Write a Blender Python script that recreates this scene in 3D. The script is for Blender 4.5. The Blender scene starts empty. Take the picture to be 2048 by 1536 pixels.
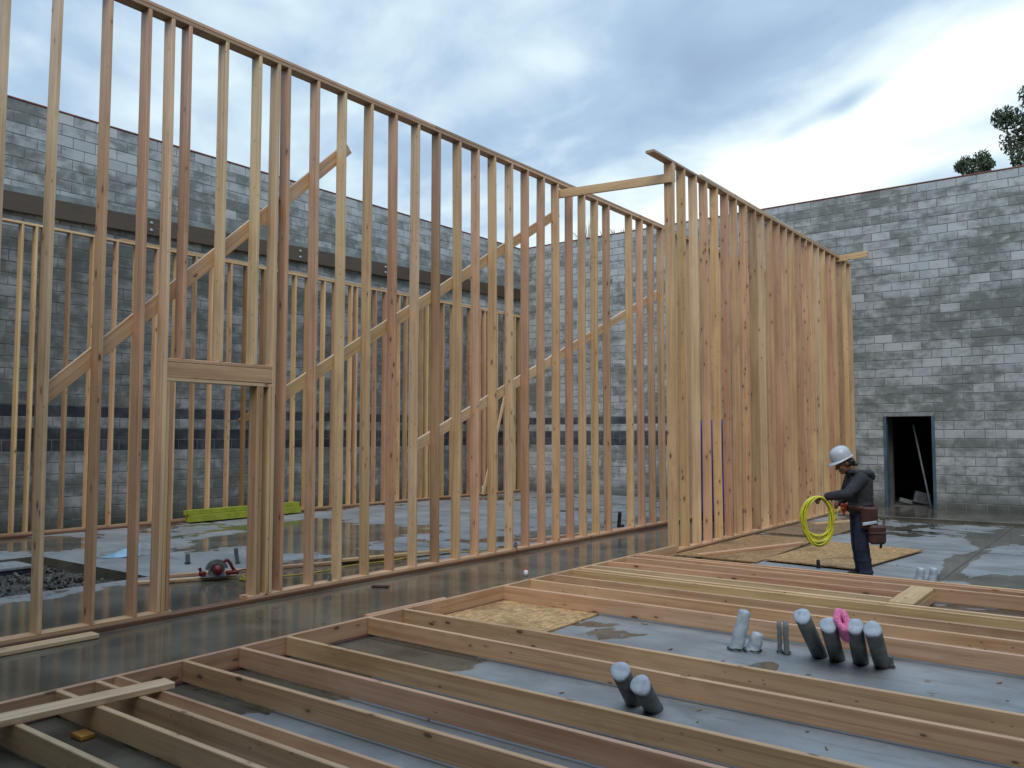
import bpy, bmesh, math, random
import numpy as np
from mathutils import Vector, Matrix, Euler
random.seed(11)
rng = np.random.default_rng(11)
scene = bpy.context.scene
COL = scene.collection
R = math.radians

# ------------------------------------------------------------------ camera
cam_d = bpy.data.cameras.new('camera')
cam = bpy.data.objects.new('camera', cam_d)
COL.objects.link(cam)
cam_d.sensor_width = 36.0
cam_d.lens = 1675.0 / 2048.0 * 36.0
cam_d.clip_start = 0.05
cam_d.clip_end = 600.0
cam.location = (0, 0, 1.70)
cam.rotation_euler = (R(90 + 3.519), 0, R(37.031))
scene.camera = cam

# ------------------------------------------------------------------ view, world, sun
scene.view_settings.view_transform = 'Standard'
scene.view_settings.look = 'None'
scene.view_settings.gamma = 1.0
scene.view_settings.use_curve_mapping = False
EXPO = 0.48
scene.view_settings.exposure = EXPO
SUN_EL, SUN_AZ = 48.0, 146.0 # azimuth measured from +Y towards +X


class NT:
    """small helper round a node tree"""
    def __init__(self, tree):
        self.t = tree
        tree.nodes.clear()

    def n(self, kind, **kw):
        nd = self.t.nodes.new(kind)
        for k, v in kw.items():
            setattr(nd, k, v)
        return nd

    def link(self, a, b):
        self.t.links.new(a, b)

    def put(self, sock, v):
        if hasattr(v, 'is_output') or isinstance(v, bpy.types.NodeSocket):
            self.link(v, sock)
        else:
            sock.default_value = v

    def math(self, op, a, b=0.0, c=None, clamp=False):
        m = self.n('ShaderNodeMath', operation=op)
        m.use_clamp = clamp
        self.put(m.inputs[0], a)
        self.put(m.inputs[1], b)
        if c is not None:
            self.put(m.inputs[2], c)
        return m.outputs[0]

    def vmath(self, op, a, b=None):
        m = self.n('ShaderNodeVectorMath', operation=op)
        self.put(m.inputs[0], a)
        if b is not None:
            self.put(m.inputs[1], b)
        return m.outputs[1] if op in ('DOT_PRODUCT', 'LENGTH', 'DISTANCE') else m.outputs[0]

    def mix(self, f, a, b, blend='MIX'):
        m = self.n('ShaderNodeMix', data_type='RGBA', blend_type=blend)
        self.put(m.inputs[0], f)
        self.put(m.inputs[6], a)
        self.put(m.inputs[7], b)
        return m.outputs[2]

    def noise(self, vec, scale=1.0, detail=4.0, rough=0.5, dist=0.0):
        m = self.n('ShaderNodeTexNoise')
        self.put(m.inputs['Vector'], vec)
        m.inputs['Scale'].default_value = scale
        m.inputs['Detail'].default_value = detail
        m.inputs['Roughness'].default_value = rough
        m.inputs['Distortion'].default_value = dist
        return m.outputs[0]

    def ramp(self, v, lo, hi, a=0.0, b=1.0, smooth=True):
        m = self.n('ShaderNodeMapRange')
        m.interpolation_type = 'SMOOTHSTEP' if smooth else 'LINEAR'
        self.put(m.inputs[0], v)
        m.inputs[1].default_value = lo
        m.inputs[2].default_value = hi
        m.inputs[3].default_value = a
        m.inputs[4].default_value = b
        return m.outputs[0]

    def mapping(self, vec, scale=(1, 1, 1), rot=(0, 0, 0), loc=(0, 0, 0)):
        m = self.n('ShaderNodeMapping')
        self.put(m.inputs[0], vec)
        m.inputs['Location'].default_value = loc
        m.inputs['Rotation'].default_value = rot
        m.inputs['Scale'].default_value = scale
        return m.outputs[0]


world = bpy.data.worlds.new('World')
scene.world = world
world.use_nodes = True
w = NT(world.node_tree)
w_out = w.n('ShaderNodeOutputWorld')
w_bg = w.n('ShaderNodeBackground')
w.link(w_bg.outputs[0], w_out.inputs[0])
w_bg.inputs[1].default_value = 0.1
sky = w.n('ShaderNodeTexSky')
sky.sky_type = 'NISHITA'
sky.sun_disc = False
sky.sun_elevation = R(SUN_EL)
sky.sun_rotation = R(SUN_AZ)
tc = w.n('ShaderNodeTexCoord')
dirv = tc.outputs['Generated']
sep = w.n('ShaderNodeSeparateXYZ')
w.link(dirv, sep.inputs[0])
zz = w.math('ADD', w.math('MAXIMUM', sep.outputs[2], 0.0), 0.13)
px = w.math('DIVIDE', sep.outputs[0], zz)
py = w.math('DIVIDE', sep.outputs[1], zz)
cmb = w.n('ShaderNodeCombineXYZ')
w.link(px, cmb.inputs[0])
w.link(py, cmb.inputs[1])
plane = cmb.outputs[0]
# long soft cloud bands seen in perspective, torn by smaller noise; the larger clouds and gaps have their own places
def rs(vec, ang, scale, loc=(0, 0, 0)):
    return w.mapping(w.mapping(vec, rot=(0, 0, R(ang))), scale=scale, loc=loc)


n1 = w.noise(rs(plane, 28, (1.1, 1.75, 1), (1.3, 0.4, 3.1)), 1.0, 5.0, 0.50, 0.7)
n2 = w.noise(rs(plane, 40, (3.6, 4.4, 1), (4.2, 1.7, 0.4)), 1.0, 5.0, 0.52, 0.4)
n3 = w.noise(rs(plane, 10, (0.5, 0.7, 1), (2.1, 7.4, 0.0)), 1.0, 3.0, 0.5, 0.2)
field = w.math('MULTIPLY', w.math('SUBTRACT', n1, 0.5), 1.8)
field = w.math('ADD', field, w.math('MULTIPLY', w.math('SUBTRACT', n2, 0.5), 1.0))
field = w.math('ADD', field, w.math('MULTIPLY', w.math('SUBTRACT', n3, 0.5), 0.5))
warp = w.noise(rs(plane, 0, (2.4, 2.4, 1), (9, 2, 0)), 1.0, 4.0, 0.5)
wsum = w.math('MULTIPLY', w.math('SUBTRACT', warp, 0.5), 0.55)
for (cx, cy, ang, la, lb, amp) in ((-1.10, 1.39, 8, .34, .09, .34), (-0.60, 2.06, 38, .75, .23, .62), (-1.25, 2.45, 20, 1.1, .42, .70),
                                   (-0.75, 1.62, 30, .60, .13, -.12), (-0.20, 1.80, 30, .40, .16, .45), (-0.50, 1.88, 34, .10, .045, -.55), (-0.62, 1.93, 34, .10, .03, -.35),
                                   (-0.30, 2.42, 10, .34, .13, -.40), (-0.42, 1.84, 40, .22, .05, -.40), (-1.45, 1.55, 20, .55, .16, -.10), (-1.6, .75, 30, .6, .4, .20),
                                   (-0.85, 1.05, 25, .7, .16, -.04), (.25, 2.3, 20, .6, .5, .45)):
    m = w.mapping(plane, loc=(-cx, -cy, 0))
    q = w.vmath('LENGTH', rs(m, ang, (1 / la, 1 / lb, 1)))
    q = w.math('ADD', q, wsum)
    field = w.math('ADD', field, w.math('MULTIPLY', w.ramp(q, 0.1, 1.5, 1.0, 0.0), amp))
hor = w.ramp(sep.outputs[2], 0.05, 0.42, 1.0, 0.0)
field = w.math('ADD', field, w.math('MULTIPLY', hor, 0.62))
bright = w.ramp(field, -0.78, 0.90, 0.0, 1.0, smooth=False)
K = 10.0 / 2 ** EXPO      # radiance as displayed, over the background strength of 0.1 and the exposure
ramp = w.n('ShaderNodeValToRGB')
w.link(bright, ramp.inputs[0])
el = ramp.color_ramp.elements
el[0].position, el[0].color = 0.0, (0.30, 0.41, 0.59, 1)
el[1].position, el[1].color = 1.0, (1.12, 1.16, 1.18, 1)
for p_, c_ in ((0.25, (0.375, 0.525, 0.725, 1)), (0.45, (0.47, 0.635, 0.83, 1)), (0.70, (0.76, 0.93, 1.02, 1))):
    e_ = el.new(p_)
    e_.color = c_
cloud = w.mix(1.0, ramp.outputs[0], (K, K, K, 1), 'MULTIPLY')
# an overcast sky is two to three times brighter overhead than low down
zen = w.ramp(sep.outputs[2], 0.45, 1.0, 1.0, 2.1)
zc3 = w.n('ShaderNodeCombineXYZ')
for i_ in range(3):
    w.link(zen, zc3.inputs[i_])
cloud = w.mix(1.0, cloud, zc3.outputs[0], 'MULTIPLY')
skyc = w.mix(0.96, sky.outputs[0], cloud)
below = w.ramp(sep.outputs[2], -0.05, 0.0, 0.0, 1.0)
skyc = w.mix(below, (0.5, 0.52, 0.55, 1), skyc)
w.link(skyc, w_bg.inputs[0])

sun_d = bpy.data.lights.new('sun', 'SUN')
sun_d.energy = 1.35
sun_d.angle = R(38)
sun_d.color = (1.0, 0.92, 0.82)
sun = bpy.data.objects.new('sun', sun_d)
COL.objects.link(sun)
sdir = Vector((math.sin(R(SUN_AZ)) * math.cos(R(SUN_EL)), math.cos(R(SUN_AZ)) * math.cos(R(SUN_EL)), math.sin(R(SUN_EL))))
sun.rotation_euler = (-sdir).to_track_quat('-Z', 'Y').to_euler()
sun.location = (10, -6, 14)


# ------------------------------------------------------------------ materials
def new_mat(name):
    m = bpy.data.materials.new(name)
    m.use_nodes = True
    t = NT(m.node_tree)
    out = t.n('ShaderNodeOutputMaterial')
    b = t.n('ShaderNodeBsdfPrincipled')
    t.link(b.outputs[0], out.inputs[0])
    return m, t, b


def bump(t, b, h, strength=0.3, dist=0.01):
    n = t.n('ShaderNodeBump')
    n.inputs['Strength'].default_value = strength
    n.inputs['Distance'].default_value = dist
    t.link(h, n.inputs['Height'])
    t.link(n.outputs[0], b.inputs['Normal'])


def wood_mat(name, wet=0.0):
    m, t, b = new_mat(name)
    oi = t.n('ShaderNodeObjectInfo')
    tcn = t.n('ShaderNodeTexCoord')
    off = t.n('ShaderNodeCombineXYZ')
    r50 = t.math('MULTIPLY', oi.outputs['Random'], 37.0)
    t.link(r50, off.inputs[0])
    t.link(t.math('MULTIPLY', oi.outputs['Random'], 61.0), off.inputs[1])
    t.link(t.math('MULTIPLY', oi.outputs['Random'], 23.0), off.inputs[2])
    p = t.vmath('ADD', tcn.outputs['Object'], off.outputs[0])
    # broad flat-sawn figure, then fine fibre
    g1 = t.noise(t.mapping(p, scale=(30, 30, 0.55)), 1.0, 3.0, 0.55, 0.6)
    g2 = t.noise(t.mapping(p, scale=(160, 160, 3.0)), 1.0, 3.0, 0.6)
    g3 = t.noise(t.mapping(p, scale=(3.0, 3.0, 0.9)), 1.0, 3.0, 0.5)
    vor = t.n('ShaderNodeTexVoronoi')
    vor.feature = 'F1'
    pw = t.mapping(p, scale=(11.0, 11.0, 4.6))
    t.link(pw, vor.inputs['Vector'])
    vor.inputs['Scale'].default_value = 1.0
    sepc = t.n('ShaderNodeSeparateColor')
    t.link(vor.outputs['Color'], sepc.inputs[0])
    size = t.ramp(sepc.outputs[0], 0.30, 1.0, 0.0, 0.225, smooth=False)
    kd = t.math('DIVIDE', vor.outputs['Distance'], t.math('ADD', size, 0.002))
    knot = t.ramp(kd, 0.55, 1.0, 1.0, 0.0)
    halo = t.ramp(kd, 0.8, 2.6, 1.0, 0.0)
    base = oi.outputs['Color']
    dark = t.mix(1.0, base, (0.62, 0.50, 0.42, 1), 'MULTIPLY')
    c = t.mix(t.ramp(g1, 0.38, 0.68, 0.0, 0.72), base, dark)
    c = t.mix(t.ramp(g2, 0.35, 0.72, 0.0, 0.42), c, dark)
    lightc = t.mix(1.0, base, (1.16, 1.14, 1.10, 1), 'MULTIPLY')
    c = t.mix(t.ramp(g3, 0.45, 0.7, 0.0, 0.55), c, lightc)
    dirt = t.mix(1.0, base, (0.50, 0.45, 0.42, 1), 'MULTIPLY')
    g4 = t.noise(t.mapping(p, scale=(5.0, 5.0, 1.6), loc=(3, 8, 1)), 1.0, 5.0, 0.62)
    c = t.mix(t.ramp(g4, 0.56, 0.78, 0.0, 0.60), c, dirt)
    c = t.mix(t.math('MULTIPLY', halo, 0.30), c, dark)
    c = t.mix(t.math('MULTIPLY', knot, 0.86), c, (0.085, 0.042, 0.022, 1))
    vo2 = t.n('ShaderNodeTexVoronoi')
    vo2.feature = 'F1'
    t.link(t.mapping(p, scale=(19, 19, 8.5), loc=(7, 3, 5)), vo2.inputs['Vector'])
    vo2.inputs['Scale'].default_value = 1.0
    sp2 = t.n('ShaderNodeSeparateColor')
    t.link(vo2.outputs['Color'], sp2.inputs[0])
    pin = t.math('DIVIDE', vo2.outputs['Distance'], t.ramp(sp2.outputs[0], 0.5, 1.0, 0.001, 0.17, smooth=False))
    c = t.mix(t.ramp(pin, 0.5, 1.1, 0.8, 0.0), c, (0.11, 0.055, 0.028, 1))
    t.link(c, b.inputs['Base Color'])
    b.inputs['Roughness'].default_value = 0.55 - 0.2 * wet
    b.inputs['Specular IOR Level'].default_value = 0.5
    # the lumber is rain-wet: a thin film of water
    b.inputs['Coat Weight'].default_value = 0.65
    b.inputs['Coat Roughness'].default_value = 0.30
    b.inputs['Coat IOR'].default_value = 1.40
    bump(t, b, g2, 0.25, 0.004)
    return m


def simple_mat(name, col, rough=0.6, metal=0.0, spec=0.5, var=0.15, scale=6.0, bumpy=0.0):
    m, t, b = new_mat(name)
    tcn = t.n('ShaderNodeTexCoord')
    nz = t.noise(tcn.outputs['Object'], scale, 5.0, 0.6)
    c0 = tuple(max(0, x * (1 - var)) for x in col) + (1,)
    c1 = tuple(x * (1 + var) for x in col) + (1,)
    t.link(t.mix(t.ramp(nz, 0.3, 0.7), c0, c1), b.inputs['Base Color'])
    b.inputs['Roughness'].default_value = rough
    b.inputs['Metallic'].default_value = metal
    b.inputs['Specular IOR Level'].default_value = spec
    if bumpy:
        bump(t, b, nz, bumpy, 0.02)
    return m


def block_mat(name, attr):
    """grey concrete block; tint.r = how dry the block is, less stud shade low on the left wall, tint.g = dark split-face band"""
    m, t, b = new_mat(name)
    geo = t.n('ShaderNodeNewGeometry')
    pos = geo.outputs['Position']
    if attr:
        a = t.n('ShaderNodeAttribute', attribute_name='tint')
        col = a.outputs['Color']
    else:
        col = t.n('ShaderNodeObjectInfo').outputs['Color']
    s = t.n('ShaderNodeSeparateColor')
    t.link(col, s.inputs[0])
    st = t.noise(t.mapping(pos, scale=(0.9, 0.9, 2.4)), 1.0, 6.0, 0.60, 0.4)
    st2 = t.noise(t.mapping(pos, scale=(4.5, 4.5, 5.5)), 1.0, 5.0, 0.62, 0.3)
    f = t.math('ADD', s.outputs[0], t.math('MULTIPLY', t.math('SUBTRACT', st, 0.5), 2.1))
    f = t.math('ADD', f, t.math('MULTIPLY', t.math('SUBTRACT', st2, 0.5), 1.3))
    f = t.ramp(f, 0.10, 0.90)
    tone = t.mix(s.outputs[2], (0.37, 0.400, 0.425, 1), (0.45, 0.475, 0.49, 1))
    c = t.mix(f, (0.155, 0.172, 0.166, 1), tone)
    grit = t.noise(pos, 55.0, 3.0, 0.7)
    c = t.mix(t.ramp(grit, 0.35, 0.7, 0.0, 0.28), c, t.mix(1.0, c, (0.55, 0.56, 0.56, 1), 'MULTIPLY'))
    band = t.mix(t.ramp(st2, 0.35, 0.7), (0.026, 0.033, 0.046, 1), (0.055, 0.066, 0.082, 1))
    c = t.mix(s.outputs[1], c, band)
    # rising damp at the foot of the wall
    sz = t.n('ShaderNodeSeparateXYZ')
    t.link(pos, sz.inputs[0])
    damp = t.ramp(t.math('ADD', sz.outputs[2], t.math('MULTIPLY', st, -0.55)), -0.25, 0.25, 0.8, 0.0)
    c = t.mix(damp, c, (0.060, 0.066, 0.052, 1))
    t.link(c, b.inputs['Base Color'])
    b.inputs['Roughness'].default_value = 0.85
    b.inputs['Specular IOR Level'].default_value = 0.25
    bump(t, b, grit, 0.35, 0.006)
    return m


def slab_mat():
    m, t, b = new_mat('concrete_slab')
    geo = t.n('ShaderNodeNewGeometry')
    pos = geo.outputs['Position']
    a = t.n('ShaderNodeAttribute', attribute_name='wet')
    na = t.noise(t.mapping(pos, scale=(0.75, 0.62, 1)), 1.0, 6.0, 0.55, 0.5)
    nb = t.noise(t.mapping(pos, scale=(3.2, 3.2, 1)), 1.0, 5.0, 0.6, 0.4)
    f = t.math('ADD', a.outputs['Fac'], t.math('MULTIPLY', t.math('SUBTRACT', na, 0.5), 1.25))
    f = t.math('ADD', f, t.math('MULTIPLY', t.math('SUBTRACT', nb, 0.5), 0.28))
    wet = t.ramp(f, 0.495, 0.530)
    edge = t.ramp(f, 0.36, 0.50)
    nc = t.noise(pos, 7.0, 6.0, 0.65)
    nd = t.noise(t.mapping(pos, scale=(1.2, 1.2, 1), loc=(5, 5, 0)), 1.0, 5.0, 0.6)
    dry = t.mix(t.ramp(nd, 0.3, 0.7), (0.165, 0.178, 0.186, 1), (0.285, 0.302, 0.315, 1))
    dry = t.mix(t.ramp(nc, 0.42, 0.75, 0.0, 0.35), dry, (0.22, 0.24, 0.25, 1))
    ne = t.noise(t.mapping(pos, scale=(0.9, 3.4, 1), rot=(0, 0, 0.3), loc=(2, 9, 0)), 1.0, 6.0, 0.68, 0.8)
    dry = t.mix(t.ramp(ne, 0.50, 0.68, 0.0, 0.70), dry, (0.125, 0.135, 0.138, 1))
    nf = t.noise(t.mapping(pos, scale=(14, 14, 1), loc=(1, 4, 0)), 1.0, 2.0, 0.5)
    dry = t.mix(t.ramp(nf, 0.70, 0.78, 0.0, 0.5), dry, (0.12, 0.12, 0.115, 1))
    dry = t.mix(t.math('MULTIPLY', edge, 0.30), dry, (0.20, 0.215, 0.22, 1))
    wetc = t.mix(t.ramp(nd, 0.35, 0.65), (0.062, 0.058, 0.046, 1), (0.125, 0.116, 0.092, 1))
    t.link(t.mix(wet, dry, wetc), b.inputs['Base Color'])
    rough = t.math('ADD', t.math('MULTIPLY', wet, -0.36), 0.47)
    rough = t.math('ADD', rough, t.math('MULTIPLY', t.math('SUBTRACT', nc, 0.5), 0.10))
    t.link(rough, b.inputs['Roughness'])
    t.link(t.ramp(wet, 0, 1, 0.5, 0.34), b.inputs['Specular IOR Level'])
    hb = t.math('MULTIPLY', t.noise(pos, 30.0, 4.0, 0.6), t.math('SUBTRACT', 1.0, wet))
    hb = t.math('ADD', hb, t.math('MULTIPLY', t.noise(pos, 5.0, 2.0, 0.5), t.math('MULTIPLY', wet, 0.10)))
    bump(t, b, hb, 0.30, 0.01)
    return m


def osb_mat():
    m, t, b = new_mat('strand_board')
    tcn = t.n('ShaderNodeTexCoord')
    p = tcn.outputs['Object']
    wv = t.noise(p, 6.0, 2.0, 0.5)
    warp = t.n('ShaderNodeVectorMath', operation='ADD')
    t.link(t.mapping(p, scale=(14, 55, 30)), warp.inputs[0])
    cw = t.n('ShaderNodeCombineXYZ')
    t.link(t.math('MULTIPLY', wv, 9.0), cw.inputs[1])
    t.link(cw.outputs[0], warp.inputs[1])
    v1 = t.n('ShaderNodeTexVoronoi')
    t.link(warp.outputs[0], v1.inputs['Vector'])
    v1.inputs['Scale'].default_value = 1.0
    v2 = t.n('ShaderNodeTexVoronoi')
    t.link(t.mapping(p, scale=(50, 16, 30), rot=(0, 0, 0.5)), v2.inputs['Vector'])
    v2.inputs['Scale'].default_value = 1.0
    s1 = t.n('ShaderNodeSeparateColor')
    t.link(v1.outputs['Color'], s1.inputs[0])
    s2 = t.n('ShaderNodeSeparateColor')
    t.link(v2.outputs['Color'], s2.inputs[0])
    k = t.math('MULTIPLY', t.math('ADD', s1.outputs[0], s2.outputs[1]), 0.5)
    oi = t.n('ShaderNodeObjectInfo')
    base = oi.outputs['Color']
    c = t.mix(t.ramp(k, 0.15, 0.85), t.mix(1.0, base, (0.60, 0.53, 0.45, 1), 'MULTIPLY'), t.mix(1.0, base, (1.3, 1.26, 1.2, 1), 'MULTIPLY'))
    damp = t.noise(t.mapping(p, scale=(1.6, 1.6, 1)), 1.0, 5.0, 0.6, 0.5)
    c = t.mix(t.ramp(damp, 0.50, 0.66, 0.0, 0.70), c, t.mix(1.0, base, (0.42, 0.33, 0.25, 1), 'MULTIPLY'))
    t.link(c, b.inputs['Base Color'])
    b.inputs['Roughness'].default_value = 0.62
    bump(t, b, k, 0.4, 0.004)
    return m


def gravel_mat():
    m, t, b = new_mat('wet_gravel')
    geo = t.n('ShaderNodeNewGeometry')
    v = t.n('ShaderNodeTexVoronoi')
    t.link(geo.outputs['Position'], v.inputs['Vector'])
    v.inputs['Scale'].default_value = 16.0
    s = t.n('ShaderNodeSeparateColor')
    t.link(v.outputs['Color'], s.inputs[0])
    c = t.mix(s.outputs[0], (0.012, 0.012, 0.010, 1), (0.075, 0.070, 0.060, 1))
    t.link(c, b.inputs['Base Color'])
    b.inputs['Roughness'].default_value = 0.5
    bump(t, b, v.outputs['Distance'], 0.8, 0.05)
    return m


M_WOOD = wood_mat('fir_lumber')
M_WETWOOD = wood_mat('damp_lumber', 0.7)
M_BLOCK = block_mat('block_face', False)
M_BLOCKS = block_mat('block_face_field', True)
M_MORTAR = simple_mat('mortar', (0.165, 0.178, 0.178), 0.9, var=0.35, scale=3.0)
M_SLAB = slab_mat()
M_OSB = osb_mat()
M_GRAVEL = gravel_mat()
M_CAP = simple_mat('wall_cap', (0.17, 0.055, 0.035), 0.7, var=0.4)
M_LEDGE = simple_mat('ledge_concrete', (0.17, 0.20, 0.20), 0.85, var=0.35, scale=2.5)
M_SOIL = simple_mat('soil', (0.07, 0.06, 0.05), 0.95, var=0.4, scale=0.4)
M_STEEL = simple_mat('galvanised_steel', (0.33, 0.36, 0.38), 0.42, metal=0.75, var=0.3, scale=20)
M_DARKSTEEL = simple_mat('dark_steel', (0.045, 0.047, 0.05), 0.45, metal=0.6, var=0.3, scale=20)
M_DOORFRAME = simple_mat('primed_door_frame', (0.055, 0.105, 0.145), 0.5, var=0.25, scale=4)
M_PVC = simple_mat('grey_plastic_pipe', (0.10, 0.115, 0.113), 0.48, var=0.3, scale=9)
M_TAPE = simple_mat('grey_duct_tape', (0.36, 0.43, 0.51), 0.55, metal=0.0, var=0.18, scale=14, bumpy=0.3)
M_TAPE2 = simple_mat('pale_pipe_wrap', (0.36, 0.42, 0.47), 0.45, var=0.22, scale=14, bumpy=0.5)
M_PINK = simple_mat('pink_insulation', (0.74, 0.20, 0.40), 0.95, var=0.25, scale=30, bumpy=0.8)
M_YELLOW = simple_mat('yellow_hose', (0.50, 0.50, 0.035), 0.42, var=0.25, scale=10)
M_LIME = simple_mat('lime_painted_beam', (0.25, 0.28, 0.022), 0.6, var=0.18, scale=5)
M_CORD = simple_mat('yellow_cord', (0.50, 0.38, 0.04), 0.5, var=0.2)
M_ORANGE = simple_mat('lit_stud_bit', (0.42, 0.20, 0.035), 0.6, var=0.3)  # orange light on a stud side, put into the colour
M_BLACK = simple_mat('black_rubber', (0.012, 0.012, 0.013), 0.6, var=0.3)
M_RED = simple_mat('red_plastic', (0.14, 0.014, 0.018), 0.4, var=0.2)
M_BRIGHTRED = simple_mat('bright_red_plastic', (0.50, 0.05, 0.02), 0.4, var=0.2)
M_BLUE = simple_mat('blue_plastic', (0.012, 0.055, 0.30), 0.5, var=0.3, scale=3)
M_LIGHTBLUE = simple_mat('pale_blue_film', (0.20, 0.35, 0.48), 0.4, var=0.2)
M_PADBLUE = simple_mat('rigid_foam_edge', (0.02, 0.035, 0.07), 0.7, var=0.3)
M_PAD = simple_mat('pad_concrete', (0.21, 0.225, 0.24), 0.75, var=0.25, scale=9)
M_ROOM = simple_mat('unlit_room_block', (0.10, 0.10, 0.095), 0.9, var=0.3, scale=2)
M_LEAF = simple_mat('leaf', (0.060, 0.088, 0.045), 0.6, var=0.5, scale=2.2)
M_BARK = simple_mat('bark', (0.07, 0.055, 0.045), 0.9, var=0.3, scale=5)
M_SKIN = simple_mat('skin', (0.19, 0.095, 0.058), 0.55, var=0.08)
M_HAIR = simple_mat('hair', (0.012, 0.010, 0.009), 0.6, var=0.3, scale=40)
M_JACKET = simple_mat('charcoal_jacket', (0.020, 0.023, 0.030), 0.85, var=0.35, scale=11, bumpy=0.9)
M_JEANS = simple_mat('blue_jeans', (0.009, 0.018, 0.040), 0.9, var=0.4, scale=11, bumpy=0.9)
M_LEATHER = simple_mat('red_brown_leather', (0.050, 0.017, 0.012), 0.6, var=0.35, scale=10)
M_HAT = simple_mat('white_hard_hat', (0.38, 0.42, 0.47), 0.32, var=0.04)
M_BOOT = simple_mat('boot', (0.03, 0.022, 0.016), 0.7, var=0.3)
M_CHIP = simple_mat('wood_chip', (0.22, 0.15, 0.09), 0.8, var=0.6, scale=1.5)
M_PAPER = simple_mat('white_scrap', (0.55, 0.57, 0.58), 0.7, var=0.15)

# board tones (linear base colours of green fir)
PALE = (0.661, 0.495, 0.308)
TAN = (0.581, 0.386, 0.215)
PINK = (0.570, 0.363, 0.227)
ROSE = (0.502, 0.302, 0.186)
BROWN = (0.405, 0.259, 0.145)
GOLD = (0.627, 0.432, 0.221)
GREYT = (0.524, 0.374, 0.227)
SILL = (0.165, 0.075, 0.040)
TONES = [PALE, TAN, TAN, PINK, GOLD, PINK, GREYT, TAN, ROSE, GOLD]


# ------------------------------------------------------------------ object helpers
def link(o, parent=None):
    COL.objects.link(o)
    if parent is not None:
        o.parent = parent
    return o


def tag(o, label=None, cat=None, group=None, kind=None):
    if label: o['label'] = label
    if cat: o['category'] = cat
    if group: o['group'] = group
    if kind: o['kind'] = kind
    return o


def empty(name, loc, label=None, cat=None, group=None):
    o = bpy.data.objects.new(name, None)
    o.empty_display_size = 0.2
    o.location = loc
    link(o)
    return tag(o, label, cat, group)


def wloc(parent):
    """world origin of a (never rotated) parent"""
    p = Vector((0, 0, 0))
    while parent is not None:
        p += Vector(parent.location)
        parent = parent.parent
    return p


def mesh_obj(name, me, mat, parent=None, loc=(0, 0, 0), smooth=False):
    """object whose mesh is given round loc (a world point)"""
    if mat is not None and not me.materials:
        me.materials.append(mat)
    if smooth:
        me.shade_smooth()
    o = bpy.data.objects.new(name, me)
    o.location = Vector(loc) - wloc(parent)
    return link(o, parent)


def bm_obj(name, bm, mat, parent=None, loc=(0, 0, 0), smooth=False):
    me = bpy.data.meshes.new(name)
    bmesh.ops.recalc_face_normals(bm, faces=bm.faces)
    bm.to_mesh(me)
    bm.free()
    return mesh_obj(name, me, mat, parent, loc, smooth)


def bm_box(bm, x0, x1, y0, y1, z0, z1, bevel=0.0, M=None):
    vs = [bm.verts.new((x, y, z)) for x in (x0, x1) for y in (y0, y1) for z in (z0, z1)]
    fs = [bm.faces.new([vs[i] for i in q]) for q in ((0, 1, 3, 2), (4, 6, 7, 5), (0, 4, 5, 1), (2, 3, 7, 6), (0, 2, 6, 4), (1, 5, 7, 3))]
    if M is not None:
        for v in vs:
            v.co = M @ v.co
    if bevel:
        es = list({e for f in fs for e in f.edges})
        bmesh.ops.bevel(bm, geom=es, offset=bevel, segments=1, affect='EDGES', clamp_overlap=True)
    return vs


def box(name, x0, x1, y0, y1, z0, z1, mat, parent=None, bevel=0.0, col=None):
    c = Vector(((x0 + x1) / 2, (y0 + y1) / 2, z0))
    bm = bmesh.new()
    bm_box(bm, x0 - c.x, x1 - c.x, y0 - c.y, y1 - c.y, 0, z1 - z0, bevel)
    o = bm_obj(name, bm, mat, parent, c)
    if col: o.color = tuple(col) + (1,)
    return o


def tone(c, j=0.10):
    k = 1 + random.uniform(-j, j)
    return tuple(min(0.9, x * k * (1 + random.uniform(-0.03, 0.03))) for x in c)


def board_mesh(name, L, w, t, bow=0.0, bow2=0.0):
    """board of length L along local Z, width w along local Y, thickness t along local X, slightly crooked"""
    n = 5
    b = min(0.004, t * 0.12)
    prof = [(-t / 2 + b, -w / 2), (t / 2 - b, -w / 2), (t / 2, -w / 2 + b), (t / 2, w / 2 - b),
            (t / 2 - b, w / 2), (-t / 2 + b, w / 2), (-t / 2, w / 2 - b), (-t / 2, -w / 2 + b)]
    vs, fs = [], []
    for i in range(n):
        s = i / (n - 1)
        k = 4 * s * (1 - s)
        for (x, y) in prof:
            vs.append((x + bow * k, y + bow2 * k, s * L))
    for i in range(n - 1):
        for j in range(8):
            a, c = i * 8 + j, i * 8 + (j + 1) % 8
            fs.append((a, c, c + 8, a + 8))
    fs.append(tuple(range(7, -1, -1)))
    fs.append(tuple(range((n - 1) * 8, n * 8)))
    me = bpy.data.meshes.new(name)
    me.from_pydata(vs, [], fs)
    return me


def board(name, a, b, w, t, ydir, parent=None, col=None, mat=None, bow=0.003, jit=0.10):
    """board whose centre line runs from a to b (world); its width w lies along ydir"""
    a, b = Vector(a), Vector(b)
    z = (b - a)
    L = z.length
    z = z / L
    y = Vector(ydir)
    y = (y - z * y.dot(z)).normalized()
    x = y.cross(z)
    me = board_mesh(name, L, w, t, random.uniform(-bow, bow), random.uniform(-bow, bow))
    o = mesh_obj(name, me, mat or M_WOOD, parent, a)
    o.rotation_euler = Matrix((x, y, z)).transposed().to_euler()
    o.color = tone(col or random.choice(TONES), jit) + (1,)
    return o


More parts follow.
